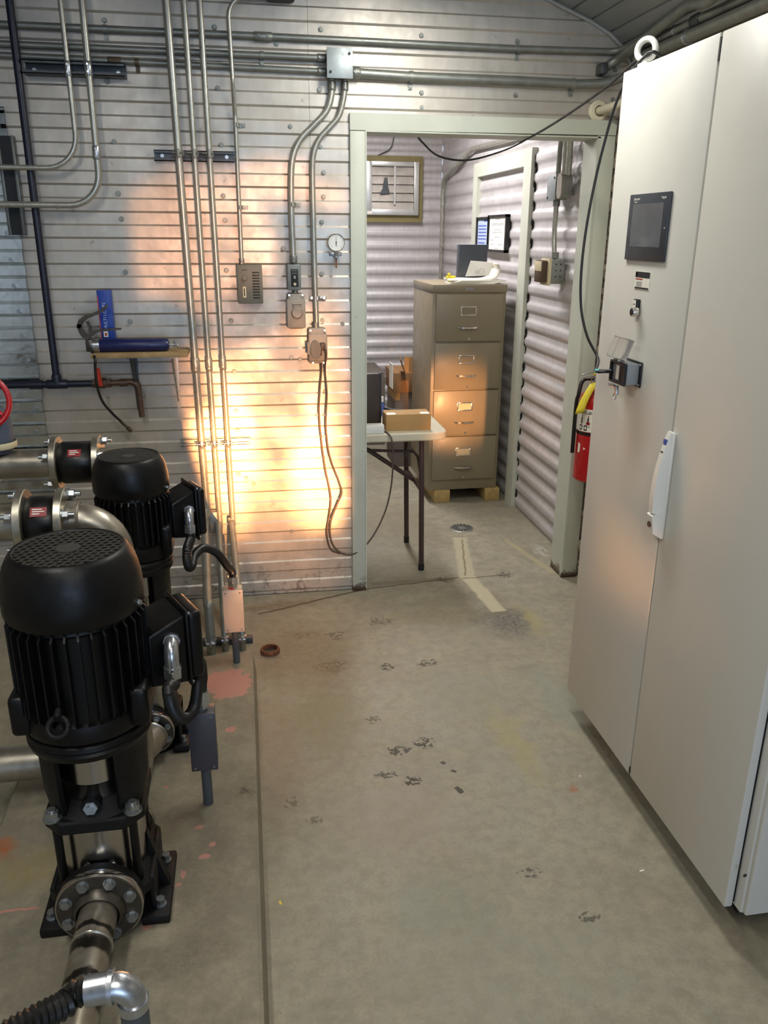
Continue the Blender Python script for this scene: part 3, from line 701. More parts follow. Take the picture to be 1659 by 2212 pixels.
MB().box(vb0.x, vb1.x, WY-.058, WY-.008, vb1.z, vb0.z, .004).build('case', 'box_olive', vb)
wv, hv = vb1.x-vb0.x, vb0.z-vb1.z
for k in range(10):
    z = vb1.z+hv*(.14+.072*k); MB().box(vb0.x+wv*.60, vb0.x+wv*.88, WY-.0592, WY-.0575, z, z+hv*.032, .0005).build('vent_slot', 'strut_black', vb)
MB().cyl(V(vb0.x+wv*.30, WY-.058, vb1.z+hv*.67), V(vb0.x+wv*.30, WY-.068, vb1.z+hv*.67), .0115, .010, 20).build('knob', 'box_olive', vb)
MB().box(vb0.x+wv*.20, vb0.x+wv*.33, WY-.0588, WY-.0575, vb1.z+hv*.16, vb1.z+hv*.44).build('rating_plate', 'cream', vb)
MB().box(vb0.x+wv*.24, vb0.x+wv*.28, WY-.0592, WY-.0585, vb1.z+hv*.20, vb1.z+hv*.40).build('plate_print', 'ink', vb)
MB().box(vb0.x+wv*.20, vb0.x+wv*.42, WY-.0588, WY-.0575, vb1.z+hv*.86, vb1.z+hv*.875).build('slit', 'strut_black', vb)

# two offset conduits under the junction box
off = .03
A = [(717, 180), (716, 205), (705, 240), (676, 272), (650, 300), (634, 335), (629, 380), (630, 470), (634, 560)]
q = thing('offset_conduit', 'left one of the two curved conduits below the junction box, going to the switch', 'conduit', Wp(*A[0], off))
A = [Wp(*p, off) for p in A]; A[0].z = jz0+.01; MB().tube(cat_curve(A, 8), .0125, 16).build('pipe', 'galv', q); strap(q, Wp(632, 442, off), V(0, 0, 1), .0125, V(1, 0, 0))
coupling(q, A[0]-V(0, 0, .03), V(0, 0, 1), .0125, .035, 'galv_dull', 'connector'); coupling(q, A[-1], V(0, 0, 1), .0125, .03, 'galv_dull', 'connector')
B = [(745, 180), (743, 208), (732, 250), (710, 277), (690, 300), (678, 330), (675, 370), (677, 480), (680, 600), (684, 700)]
q = thing('offset_conduit', 'right one of the two curved conduits below the junction box, going to the lower outlet', 'conduit', Wp(*B[0], off))
B = [Wp(*p, off) for p in B]; B[0].z = jz0+.01; MB().tube(cat_curve(B, 8), .0115, 16).build('pipe', 'galv', q)
coupling(q, B[0]-V(0, 0, .03), V(0, 0, 1), .0115, .035, 'galv_dull', 'connector')
pz = Wp(685, 644, off); b = MB(); b.tube([pz-V(0, 0, .007), pz+V(0, 0, .007)], .0135, 16); b.box(pz.x-.03, pz.x+.042, WY-.014, WY-.008, pz.z-.007, pz.z+.007, .002)
for dx in (-.022, .032): b.cyl(V(pz.x+dx, WY-.014, pz.z), V(pz.x+dx, WY-.020, pz.z), .006, n=6)
b.build('strap', 'zinc', q)
# switch box
a, c = Wp(620, 571, .06), Wp(651, 627, .06)
sb = thing('switch_box', 'small grey switch box on the left curved conduit above the closed outlet', 'switch', V((a.x+c.x)/2, WY, c.z))
MB().box(a.x, c.x, WY-.06, WY-.008, c.z, a.z, .006).build('body', 'box_grey', sb); ws, hs = c.x-a.x, a.z-c.z
MB().box(a.x+ws*.26, a.x+ws*.80, WY-.0625, WY-.0595, c.z+hs*.14, c.z+hs*.82, .001).build('face_plate', 'ink', sb)
MB().box(a.x+ws*.44, a.x+ws*.60, WY-.072, WY-.062, c.z+hs*.44, c.z+hs*.56, .002).build('toggle', 'grey_plastic', sb)
MB().cyl(V(a.x+ws*.53, WY-.0625, c.z+hs*.24), V(a.x+ws*.53, WY-.066, c.z+hs*.24), .006, n=14).build('pilot_lamp', 'cream', sb)
b = MB()
for zf in (.76, .66): b.box(a.x+ws*.34, a.x+ws*.70, WY-.0629, WY-.0624, c.z+hs*(zf-.008), c.z+hs*(zf+.008))
b.build('plate_print', 'ink_soft', sb)
# closed weatherproof outlet
def outlet_base(root, a, c, d=.05):
    w_, h_ = c.x-a.x, a.z-c.z
    MB().box(a.x+w_*.04, c.x-w_*.04, WY-d, WY-.008, c.z, a.z, .010).build('body', 'cast', root)
    return w_, h_
a, c = Wp(619, 634, .06), Wp(661, 711, .06)
ob = thing('covered_outlet', 'cast weatherproof outlet with its round flap closed, under the switch box', 'power outlet', V((a.x+c.x)/2, WY, c.z)); w_, h_ = outlet_base(ob, a, c)
MB().box(a.x, c.x, WY-.057, WY-.049, c.z+h_*.03, c.z+h_*.84, .006).build('face', 'cast', ob)
fl = MB().lathe([(0.0001, .009), (.020, .009), (.024, .005), (.026, 0)], V(a.x+w_*.54, WY-.057, c.z+h_*.46), (0, -1, 0), 32).build('flap', 'cast', ob)
MB().cyl(V(a.x+w_*.30, WY-.060, c.z+h_*.71), V(a.x+w_*.80, WY-.060, c.z+h_*.71), .0045, n=12).build('hinge', 'cast', fl)
MB().box(a.x+w_*.34, a.x+w_*.74, WY-.062, WY-.056, c.z+h_*.60, c.z+h_*.71, .002).build('hinge_arm', 'cast', fl)
for x, z in ((.14, .95), (.86, .95), (.2, .06), (.85, .06)): MB().cyl(V(a.x+w_*x, WY-.048, c.z+h_*z), V(a.x+w_*x, WY-.054, c.z+h_*z), .0045, n=12).build('screw', 'zinc', ob)
MB().cyl(V(a.x+w_*.5, WY-.03, a.z), V(a.x+w_*.5, WY-.03, a.z+.03), .011, n=16).build('nipple', 'galv_dull', ob)
# open outlet with plugs
a, c = Wp(664, 709, .06), Wp(708, 786, .06)
oo = thing('open_outlet', 'cast weatherproof outlet with its oval flap propped open by a cord', 'power outlet', V((a.x+c.x)/2, WY, c.z)); w_, h_ = outlet_base(oo, a, c)
MB().box(a.x+.004, c.x, WY-.060, WY-.049, c.z+h_*.08, c.z+h_*.84, .005).build('face', 'cast', oo)
b = MB(); n = 28; cen = V(a.x+w_*.40, WY-.085, c.z+h_*.42); u = V(.80, -.6, 0).normalized()
ring = [cen+u*.024*math.cos(2*math.pi*i/n)+V(0, 0, 1)*.040*math.sin(2*math.pi*i/n) for i in range(n)]; nn = u.cross(V(0, 0, 1))
b.prism(ring, nn*.006); b.build('flap', 'cast', oo)
MB().cyl(V(a.x+.002, WY-.066, c.z+h_*.28), V(a.x+.002, WY-.066, c.z+h_*.62), .006, n=12).build('hinge', 'cast', oo)
MB().cyl(V(a.x+w_*.46, WY-.03, a.z-.01), V(a.x+w_*.46, WY-.03, a.z+.022), .0145, n=16).build('connector', 'galv_dull', oo)
for x, z in ((.16, .93), (.88, .93), (.25, .03), (.8, .03)): MB().cyl(V(a.x+w_*x, WY-.048, c.z+h_*z), V(a.x+w_*x, WY-.056, c.z+h_*z), .0045, n=12).build('screw', 'zinc', oo)
plugp = V(a.x+w_*.74, WY-.075, c.z+h_*.50)
# power cord
cord = thing('extension_cord', 'brown power cord looping from the open outlet down and up to the table', 'cord', plugp)
MB().obox(plugp, V(.012, 0, 0), V(0, .018, 0), V(0, 0, .016), .005).build('plug', 'cord', cord)
tb = V(.617, 3.80, .755)
C1 = [plugp+V(0, -.012, .01), plugp+V(.012, -.02, -.02)]+[Wp(*p, .035) for p in ((702, 800), (706, 850), (704, 920), (712, 985), (732, 1040), (738, 1065), (728, 1090), (714, 1130), (716, 1170), (735, 1194))]
C1 += [Yp(765, 1196, 3.60), Yp(800, 1166, 3.63), Yp(830, 1110, 3.70), Yp(845, 1050, 3.72), Yp(849, 985, 3.73), Yp(846, 950, 3.735), Yp(838, 936, 3.765), Yp(831, 932, 3.80)]
MB().tube(cat_curve(C1, 10), .0042, 10).build('cable', 'cord', cord)
C2 = [plugp+V(-.008, .01, -.02)]+[Wp(*p, .03) for p in ((694, 800), (691, 840), (689, 890), (694, 950), (702, 1010), (714, 1070), (712, 1110), (706, 1150), (714, 1186), (735, 1196))]
MB().tube(cat_curve(C2, 10), .0042, 10).build('return_cable', 'cord', cord)

# dial thermometer
c = Wp(726, 524, .055); g = thing('dial_thermometer', 'round chrome dial thermometer beside the opening trim', 'gauge', c)
R_ = .036
MB().lathe([(.0001, -.018), (R_*.85, -.018), (R_*.95, -.010), (R_, 0), (R_, .004), (R_*.93, .006), (R_*.90, .003)], c, (0, -1, 0), 40).build('bezel', 'chrome', g)
dial = MB().lathe([(.0001, 0), (R_*.91, 0)], c+V(0, -.003, 0), (0, -1, 0), 40).build('dial', 'white', g)
b = MB()
for k in range(31):
    an = math.radians(225-270*k/30); l0 = R_*(.62 if k % 5 == 0 else .70)
    d = V(math.cos(an), 0, math.sin(an)); s = V(-math.sin(an), 0, math.cos(an)); cc = c+V(0, -.0032, 0); b.prism([cc+d*l0-s*.0003, cc+d*R_*.8-s*.0003, cc+d*R_*.8+s*.0003, cc+d*l0+s*.0003], (0, -.0002, 0))
b.build('scale', 'ink', dial)
b = MB(); cc = c+V(0, -.0038, 0); b.prism([cc+V(-.0012, 0, -.014), cc+V(.0012, 0, -.014), cc+V(.0004, 0, .026), cc+V(-.0004, 0, .026)], (0, -.0006, 0)); b.cyl(cc, cc+V(0, -.001, 0), .003, n=12); b.build('needle', 'ink', dial)
b = MB(); b.cyl(c+V(0, .004, -R_*.9), c+V(0, .004, -R_*.9-.022), .011, n=6); b.cyl(c+V(0, .004, -R_-.016), c+V(0, .004, -R_-.024), .008, n=14); b.build('stem_nut', 'zinc', g)
MB().box(c.x-.026, c.x+.026, WY-.035, WY-.028, c.z-R_-.018, c.z-R_-.002, .002).build('bracket', 'zinc', g); MB().box(c.x-.008, c.x+.008, WY-.03, WY-.008, c.z-R_-.016, c.z-R_-.004).build('bracket_foot', 'zinc', g)
MB().cyl(c+V(0, .004, -R_-.02), c+V(0, .004, -R_-.066), .0032, n=12).build('probe', 'rust', g)

# blue painted pipe with tee, valve and spout
off = .062
P0, P1 = Wp(20, 0, off), Wp(120, 800, off); xb = (P0.x+P1.x)/2; zt = Wp(120, 830, off).z; xl = Wp(-60, 830, off).x; xr = Wp(203, 830, off).x
bp = thing('blue_pipe', 'dark blue painted pipe falling the height of the wall into a horizontal tee', 'pipe', V(xb, WY-off, zt))
MB().cyl(V(P0.x, WY-off, 2.77), V(P1.x, WY-off, zt), .0145, n=18).build('riser', 'blue', bp)
MB().cyl(V(xl, WY-off, zt), V(xr, WY-off, zt), .0145, n=18).build('branch', 'blue', bp)
b = MB(); b.tube([V(P1.x-.042, WY-off, zt), V(P1.x-.036, WY-off, zt), V(P1.x+.036, WY-off, zt), V(P1.x+.042, WY-off, zt)], [.0175, .0195, .0195, .0175], 18); b.tube([V(P1.x, WY-off, zt), V(P1.x, WY-off, zt+.034), V(P1.x, WY-off, zt+.040)], [.0195, .0195, .0175], 18); b.build('tee', 'blue', bp)
b = MB(); xc = Wp(86, 830, off).x; b.tube([V(xc-.04, WY-off, zt), V(xc+.012, WY-off, zt)], .0185, 18); b.build('union', 'blue', bp)
xv = xr; q = thing('ball_valve', 'bronze ball valve with an orange lever and bent spout below the shelf', 'valve', V(xv, WY-off, zt))
b = MB(); b.cyl(V(xv-.004, WY-off, zt), V(xv+.014, WY-off, zt), .019, n=6); b.tube([V(xv+.014, WY-off, zt), V(xv+.024, WY-off, zt), V(xv+.044, WY-off, zt), V(xv+.054, WY-off, zt)], [.016, .022, .022, .016], 18); b.cyl(V(xv+.054, WY-off, zt), V(xv+.07, WY-off, zt), .019, n=6); b.cyl(V(xv+.034, WY-off, zt), V(xv+.034, WY-off-.034, zt), .009, n=12); b.build('body', 'valve_brown', q)
b = MB(); b.prism([V(xv+.026, WY-off-.034, zt-.006), V(xv+.042, WY-off-.034, zt-.006), V(xv+.036, WY-off-.036, zt+.070), V(xv+.020, WY-off-.036, zt+.070)], (0, -.004, 0)); b.build('lever', 'orange_red', q)
sp = fillet([V(xv+.07, WY-off, zt), V(Wp(296, 815, off).x, WY-off, zt+.004), Wp(307, 900, off)], .03); MB().tube(sp, .0125, 16).build('spout', 'valve_brown', q)
MB().tube(sp[2:-2], .0155, 16).build('elbow', 'valve_brown', q); MB().cyl(V(xv+.105, WY-off, zt), V(xv+.135, WY-off, zt), .016, n=16).build('coupling', 'valve_brown', q)

# shelf on two brackets
sy0, sy1 = WY-.165, WY-.01; L_, R2 = Yp(195, 770, sy0), Yp(405, 768, sy0); st = L_.z+.010
sh = thing('wall_shelf', 'short raw wooden shelf on two brackets, holding the grease gun', 'shelf', V((L_.x+R2.x)/2, WY, st-.02))
MB().box(L_.x, R2.x, sy0, sy1, st-.020, st, .002).build('board', 'ply', sh)
for px, lp, mt in ((289, 886, 'strut'), (378, 882, 'galv')):  # left bracket takes the darker steel, its shade put into the colour
    xx = Yp(px, 775, WY-.03).x; zb_ = Wp(px+10, lp, .02).z; b = MB()
    b.prism([V(xx-.013, WY-.012, st-.021), V(xx+.013, WY-.012, st-.021), V(xx+.007, WY-.012, zb_), V(xx-.007, WY-.012, zb_)], (0, -.004, 0))
    b.box(xx-.013, xx+.013, WY-.15, WY-.012, st-.025, st-.0202)
    b.prism([V(xx-.003, WY-.014, st-.025), V(xx-.003, WY-.140, st-.025), V(xx-.003, WY-.018, zb_+.03)], (.006, 0, 0))
    b.build('bracket', mt, sh)
# grease gun lying on the shelf
gy = WY-.115; gr = .0265; g0, g1 = Yp(209, 742, gy), Yp(366, 742, gy); gz = st+gr+.0005
gg = thing('grease_gun', 'blue grease gun lying on the shelf with its lever raised and black hose hanging', 'grease gun', V((g0.x+g1.x)/2, gy, st))
MB().lathe([(.0001, 0), (gr*.85, 0), (gr, .006), (gr, g1.x-g0.x-.016), (gr*.8, g1.x-g0.x-.004), (gr*.3, g1.x-g0.x), (.0001, g1.x-g0.x)], V(g0.x, gy, gz), (1, 0, 0), 28).build('barrel', 'blue_can', gg)
b = MB(); b.cyl(V(g0.x-.014, gy, gz), V(g0.x+.012, gy, gz), gr*1.03, n=28); b.build('collar', 'zinc', gg)
b = MB(); b.cyl(V(g1.x, gy, gz), V(g1.x+.028, gy, gz), .004, n=10); b.torus(V(g1.x+.03, gy, gz), V(1, 0, .2), .011, .0025, 20, 8); b.cyl(V(g1.x+.02, gy, gz-.014), V(g1.x+.02, gy, gz+.016), .0035, n=8); b.build('plunger_handle', 'zinc', gg)
hd = V(g0.x-.022, gy, gz); b = MB(); b.box(hd.x-.020, hd.x+.010, gy-.016, gy+.016, gz-.024, gz+.026, .006)
def YZ(px, py): return Yp(px, py, gy)
def loft(pts, ws, th):
    m_ = MB(); v = []; f = []
    for i, p in enumerate(pts):
        t_ = (pts[min(i+1, len(pts)-1)]-pts[max(i-1, 0)]).normalized(); nn = V(-t_.z, 0, t_.x)*ws[i]
        v += [p+nn+V(0, -th, 0), p-nn+V(0, -th, 0), p-nn+V(0, th, 0), p+nn+V(0, th, 0)]
    for i in range(len(pts)-1):
        for j in range(4): f.append((4*i+j, 4*i+(j+1) % 4, 4*i+4+(j+1) % 4, 4*i+4+j))
    f += [(3, 2, 1, 0), tuple(4*(len(pts)-1)+j for j in range(4))]; return m_.add(v, f)
b.build('head', 'steel_dark', gg)
loft([YZ(192, 732), YZ(180, 722), YZ(172, 706), YZ(172, 700)], [.010, .010, .010, .008], .010).build('yoke', 'steel_dark', gg)
loft([YZ(196, 722), YZ(194, 706), YZ(188, 694)], [.006, .005, .006], .008).build('link', 'steel_dark', gg)
loft([YZ(170, 708), YZ(175, 694), YZ(186, 685), YZ(205, 678), YZ(220, 671), YZ(232, 660)], [.008, .010, .008, .006, .006, .0045], .010).build('lever', 'steel_dark', gg)
loft([YZ(192, 728), YZ(205, 717), YZ(218, 713), YZ(262, 710)], [.007, .007, .005, .0035], .006).build('coupler_rod', 'steel_dark', gg)
hs = [hd+V(-.002, 0, -.02), Yp(205, 775, sy0-.012), Yp(206, 800, sy0-.012), Yp(210, 835, sy0-.01), Yp(222, 868, sy0), Yp(243, 893, sy0+.01), Yp(262, 911, sy0+.02)]
MB().tube(cat_curve(hs, 10), .0055, 10).build('hose', 'hose', gg); b = MB(); d = (hs[-1]-hs[-2]).normalized(); b.cyl(hs[-1], hs[-1]+d*.022, .0075, n=6); b.cyl(hs[-1]+d*.022, hs[-1]+d*.036, .0055, n=12); b.cyl(hs[-1]+d*.036, hs[-1]+d*.058, .0085, n=14); b.build('hose_coupler', 'steel_dark', gg)
# blue grease carton leaning on the wall
a = Wp(212, 630, .045); c = Wp(243, 740, .045); x0, x1 = Wp(216, 690, .045).x, Wp(245, 690, .045).x
zt_ = Wp(224, 627, .045).z
bx = thing('grease_carton', 'tall bright blue carton standing behind the grease gun on the shelf', 'carton', V((x0+x1)/2, WY-.03, st))
MB().box(x0, x1, WY-.065, WY-.015, st, zt_, .001).build('box', 'blue_box', bx)
MB().box(x0+.0005, x0+.004, WY-.0656, WY-.0648, st+.02, zt_-.02).build('red_stripe', 'ink_red', bx)
MB().box(x0+.012, x0+.030, WY-.0656, WY-.0648, st+.055, st+.078).build('white_panel', 'paper', bx); MB().box(x0+.017, x0+.025, WY-.0660, WY-.0654, st+.060, st+.072).build('panel_mark', 'ink_red', bx)
text('MULTI LC EP2', V(x0+.030, WY-.0653, st+.085), (0, 0, 1), (-1, 0, 0), .018, 'pale_blue', bx)

# floor pipe stub
p = Zp(584, 1409); q = thing('floor_pipe_stub', 'open rusty pipe stub in the floor beside the pedestal', 'pipe stub', p)
MB().lathe([(.040, 0), (.040, .016), (.037, .020), (.031, .020), (.031, .002), (.0001, .002)], p, n=32).build('rim', 'rust', q); MB().lathe([(.0001, .0025), (.0305, .0025)], p, n=24).build('dirt_fill', 'plinth', q)

# pipe sleeve above the opening
c = Wp(1290, 241, 0); q = thing('wall_sleeve_pipe', 'cream plastic pipe coming out of a round wall collar above the opening corner', 'pipe', c)
MB().lathe([(.043, .008), (.043, .018), (.036, .026), (.022, .026), (.022, .008)], c, (0, -1, 0), 36).build('collar', 'pvc', q); MB().cyl(c, c+V(0, -.95, 0), .0165, n=20).build('pipe', 'pvc', q)

# conduits along the right wall over the cabinet
q = conduit('high_conduit', 'upper conduit rising from an end fitting in the wall corner towards the ceiling', [Yp(1300, 150, WY-.02), Xp(1330, 133, 1.60), Xp(1443, 45, 1.59), Xp(1490, 9, 1.58), Xp(1530, 3, 1.56), V(1.52, 2.2, 2.52)], .019, 'galv_dull', .12)
p = Yp(1300, 150, WY-.03); MB().obox(p, V(.016, 0, 0), V(0, .03, 0), V(0, 0, .022), .006).build('end_fitting', 'strut', q)
def along(px, py, x): return Xp(px, py, x)
p = along(1600, 0, 1.635); q = conduit('high_conduit', 'middle conduit fixed along the right wall above the grey cabinet', [V(1.635, 1.0, p.z), V(1.635, 3.45, p.z)], .017, 'galv_dull'); coupling(q, V(1.635, 3.05, p.z), V(0, 1, 0), .018, .06, 'strut')
for y in (2.3, 3.2): MB().tube([V(1.635, y-.008, p.z), V(1.635, y+.008, p.z)], .021, 16).build('strap', 'zinc', q)
p = along(1659, 5, 1.635); q = conduit('high_conduit', 'lowest and thickest conduit along the right wall just above the grey cabinet', [V(1.632, 1.0, p.z), V(1.632, 3.5, p.z)], .022, 'galv_dull')
for y in (2.5, 3.1): MB().tube([V(1.632, y-.008, p.z), V(1.632, y+.008, p.z)], .026, 16).build('strap', 'zinc', q)

# ================================================================== control cabinet
CX, CZ0, CZ1 = 1.10, .087, 2.10
y_near, y_seam, y_far = 1.412, 1.937, 2.443
cab = thing('control_cabinet', 'tall light grey two door control cabinet along the right wall', 'cabinet', V(1.36, 1.92, 0))
MB().box(CX+.030, 1.64, 1.390, 2.440, CZ0, CZ1, .004).build('body', 'cabinet', cab)
MB().box(CX+.085, 1.63, 1.47, 2.42, 0, CZ0).build('plinth', 'plinth', cab)
d1 = MB().box(CX, CX+.022, y_seam+.004, y_far, CZ0+.002, CZ1-.002, .003).build('door', 'cabinet', cab)
d2 = MB().box(CX, CX+.022, y_near, y_seam-.004, CZ0+.002, CZ1-.002, .003).build('door', 'cabinet', cab)
MB().box(CX+.006, CX+.03, y_seam-.006, y_seam+.006, CZ0, CZ1-.002).build('door_seal', 'plinth', cab)
MB().box(CX+.022, CX+.032, y_near+.006, y_far-.006, CZ0+.01, CZ1-.01).build('door_gasket', 'dark', cab)
for z0, z1 in ((CZ1-.06, CZ1-.012), (CZ0+.01, CZ0+.03)): MB().box(CX-.0006, CX+.004, y_seam-.0035, y_seam+.0035, z0, z1).build('hinge_slot', 'ink', cab)
sd = MB().box(CX+.036, 1.63, 1.378, 1.392, CZ0+.002, CZ1-.02, .004).build('side_panel', 'cabinet', cab)
p = Yp(1609, 1891, 1.378); MB().cyl(p, p-V(0, .001, 0), .005, n=14).build('side_screw', 'strut', sd)
# lifting eye
p = V(1.135, 2.385, CZ1); e = MB(); e.lathe([(.020, 0), (.020, .010), (.011, .014), (.010, .024)], p, n=24); e.torus(p+V(0, 0, .046), V(-.75, -.66, 0), .026, .0085, 32, 12); e.build('lifting_eye', 'white', cab)
# operator screen
def onf(px, py, d=0.0): v = Xp(px, py, CX); v.x = CX-d; return v
def quad(name, pts, d, th, mt, par): return MB().prism([onf(*p, d) for p in pts], (-th, 0, 0)).build(name, mt, par)
hm = quad('operator_display', [(1367, 423), (1452, 411), (1438, 566), (1353, 560)], 0, .006, 'bezel', d1)
y0, y1 = 2.075, 2.307; z0, z1 = 1.593, 1.767
bpy.data.objects.remove(hm)
hm = MB().box(CX-.007, CX, y0, y1, z0, z1, .002).build('operator_display', 'bezel', d1)
MB().box(CX-.0075, CX-.0066, y0+.030, y1-.026, z0+.036, z1-.026).build('screen', 'screen', hm)
rt, up = V(0, -1, 0), V(0, 0, 1)
text('Schneider', V(CX-.0072, y1-.026, z1-.016), rt, up, .0095, 'white', hm); text('Electric', V(CX-.0072, y1-.032, z1-.0225), rt, up, .006, 'white', hm); text('Magelis', V(CX-.0072, y0+.045, z1-.016), rt, up, .0085, 'white', hm)
MB().cyl(V(CX-.0068, y0+.013, z0+.085), V(CX-.0078, y0+.013, z0+.085), .002, n=10).build('status_light', 'white', hm)
# sticker
a, c = onf(1373, 585), onf(1404, 626)
sy1_, sy0_ = onf(1373, 600).y, onf(1405, 600).y; sz1, sz0 = a.z, onf(1390, 626).z
stk = MB().box(CX-.0012, CX+.0005, sy0_, sy1_, sz0, sz1).build('sticker', 'paper', d1); hh = sz1-sz0; ww = sy1_-sy0_
def sbar(n_, f0, f1, g0, g1, mt): MB().box(CX-.0018, CX-.0011, sy1_-ww*f1, sy1_-ww*f0, sz1-hh*g1, sz1-hh*g0).build(n_, mt, stk)
sbar('header_band', .02, .98, .02, .34, 'ink'); sbar('footer_band', .04, .96, .88, .97, 'ink'); sbar('red_line', .06, .52, .40, .46, 'ink_red')
for g in (.58, .68, .78): sbar('text_line', .12, .50, g, g+.04, 'ink_soft')
sbar('header_mark', .06, .14, .08, .28, 'red_label')
# selector switch
a = onf(1379, 646); b_ = onf(1379, 686); sw = MB().box(CX-.010, CX, a.y-.016, a.y+.010, b_.z+.012, a.z, .002).build('selector_switch', 'black', d1)
MB().box(CX-.0112, CX-.0098, a.y-.008, a.y+.010, a.z-.022, a.z-.003).build('legend_plate', 'paper', sw); text('ON', V(CX-.0113, a.y+.006, a.z-.016), rt, up, .006, 'ink', sw)
kc = V(CX-.008, onf(1377, 673).y-.013, onf(1377, 673).z); MB().lathe([(.0135, 0), (.0135, .012), (.012, .016), (.009, .0165)], kc, (-1, 0, 0), 28).build('knob_ring', 'chrome', sw); MB().lathe([(.0001, .0175), (.0095, .0175), (.010, .015)], kc, (-1, 0, 0), 24).build('knob', 'black', sw)
# interface port with open clear lid
pc = onf(1365, 803); py, pz = pc.y-.005, pc.z
port = MB().box(CX-.006, CX, py-.060, py+.052, pz-.036, pz+.036, .006).build('interface_port', 'black', d1)
MB().box(CX-.044, CX-.005, py-.050, py+.042, pz-.030, pz+.030, .004).build('housing', 'grey_plastic', port)
b = MB(); b.box(CX-.052, CX-.043, py-.052, py+.044, pz+.025, pz+.032, .002); b.box(CX-.052, CX-.043, py-.052, py+.044, pz-.032, pz-.025, .002); b.box(CX-.052, CX-.043, py+.037, py+.044, pz-.026, pz+.026); b.box(CX-.052, CX-.043, py-.052, py-.045, pz-.026, pz+.026); b.build('front_frame', 'black', port)
MB().box(CX-.0475, CX-.0435, py-.044, py-.012, pz-.022, pz+.020).build('data_socket', 'ink', port); MB().box(CX-.0465, CX-.0435, py-.008, py+.010, pz-.020, pz+.020).build('label_face', 'white', port)
for yy, zz in ((-.054, .028), (-.054, -.028)): MB().cyl(V(CX-.006, py+yy, pz+zz), V(CX-.009, py+yy, pz+zz), .004, n=12).build('corner_screw', 'zinc', port)
lc = V(CX-.040, py-.004, pz+.066); b = MB(); tn = V(.35, 0, 1).normalized(); nn = V(-1, 0, .35).normalized()
b.obox(lc, V(0, .044, 0), tn*.030, nn*.002, .001)
for s_ in (-1, 1): b.obox(lc+V(0, s_*.043, 0)+nn*.008, V(0, .0015, 0), tn*.030, nn*.010, .0008)
for s_ in (-1, 1): b.obox(lc+tn*s_*.029+nn*.008, V(0, .044, 0), tn*.0015, nn*.010, .0008)
b.build('clear_lid', 'clear', port)
for yy in (.02, -.02): MB().cyl(V(CX-.046, py+yy-.008, pz+.034), V(CX-.046, py+yy+.008, pz+.034), .0035, n=10).build('lid_hinge', 'grey_plastic', port)
b = MB(); b.obox(V(CX-.046, py+.02, pz-.042), V(0, .024, .002), V(.006, 0, 0), V(0, 0, .004), .001); b.obox(V(CX-.048, py-.008, pz-.052), V(0, .006, -.004), V(.004, 0, 0), V(0, .003, .012), .001); b.torus(V(CX-.05, py-.004, pz-.068), V(1, 0, 0), .009, .0015, 20, 8); b.build('latch_clip', 'zinc', port)
# swing handle
h0, h1 = onf(1455, 932), onf(1430, 1163); hz1, hz0 = h0.z, h1.z; hy = y_seam-.012
hd_ = thing('x', '', '', (0, 0, 0)); bpy.data.objects.remove(hd_)
hdl = MB().box(CX-.012, CX, hy-.016, hy+.016, hz0, hz1, .005).build('swing_handle', 'white', d2)
b = MB(); n = 14; v = []; f = []
for i in range(n+1):
    t_ = i/n; z = hz0+.075+(hz1-hz0-.075)*t_; ex = CX-.012-.030*math.sin(math.pi*min(1, t_*.62+.38))**.8*(1 if t_ < .98 else .6); wd = .014-.002*t_
    v += [(CX-.011, hy-wd, z), (ex, hy-wd*.8, z), (ex, hy+wd*.8, z), (CX-.011, hy+wd, z)]
for i in range(n):
    for j in range(4): f.append((4*i+j, 4*i+(j+1) % 4, 4*i+4+(j+1) % 4, 4*i+4+j))
f += [(3, 2, 1, 0), tuple(4*n+j for j in range(4))]
b.add(v, f).build('grip', 'white', hdl)
MB().prism([V(CX-.008, hy-.0155, hz0+.002), V(CX-.034, hy-.0155, hz0+.018), V(CX-.042, hy-.0155, hz0+.068), V(CX-.008, hy-.0155, hz0+.085)], (0, .031, 0)).build('lock_base', 'white', hdl)
pl = V(CX-.040, hy, hz0+.042); MB().cyl(pl+V(.006, 0, 0), pl-V(.0015, 0, 0), .008, n=18).build('lock_cylinder', 'valve_brown', hdl)
for dz0, dz1, w0, w1, mt in ((.020, .040, -.008, .007, 'ink_blue'), (.020, .030, -.008, -.001, 'ink_red'), (.052, .055, -.006, .006, 'ink')):
    z_ = hz1-dz1; k = ((z_+dz1/2-dz0/2)-hz0-.075)/(hz1-hz0-.075)
    ex = CX-.012-.030*math.sin(math.pi*min(1, k*.62+.38))**.8
    MB().box(ex-.0012, ex+.010, hy+w0, hy+w1, hz1-dz1, hz1-dz0).build('handle_mark', mt, hdl)
# cables from the cabinet
eye = V(1.130, 2.372, CZ1+.030)
q = thing('data_cable', 'black cable hanging from the lifting eye down to the open port on the cabinet', 'cable', eye)
cp_ = V(CX-.052, py+.030, pz-.002); pts = [V(1.30, 2.30, CZ1+.02), V(1.18, 2.37, CZ1+.025), eye, Yp(1340, 200, 2.46), Yp(1300, 330, 2.50), Yp(1272, 460, 2.50), Yp(1257, 570, 2.48), Yp(1255, 660, 2.46), Yp(1268, 725, 2.43), Yp(1292, 775, 2.39), cp_+V(-.03, .035, -.004), cp_+V(-.006, .004, 0)]
MB().tube(cat_curve(pts, 12), .0042, 10).build('cable', 'cable', q); d = (pts[-1]-pts[-2]).normalized(); MB().cyl(pts[-2]-d*.002, pts[-2]+d*.010, .0062, n=14).build('teal_band', 'teal', q); MB().cyl(pts[-2]+d*.012, pts[-1]+d*.010, .006, n=12).build('plug', 'black', q)
q = thing('network_cable', 'black cable draped from the cabinet top through the opening into the back room', 'cable', eye)
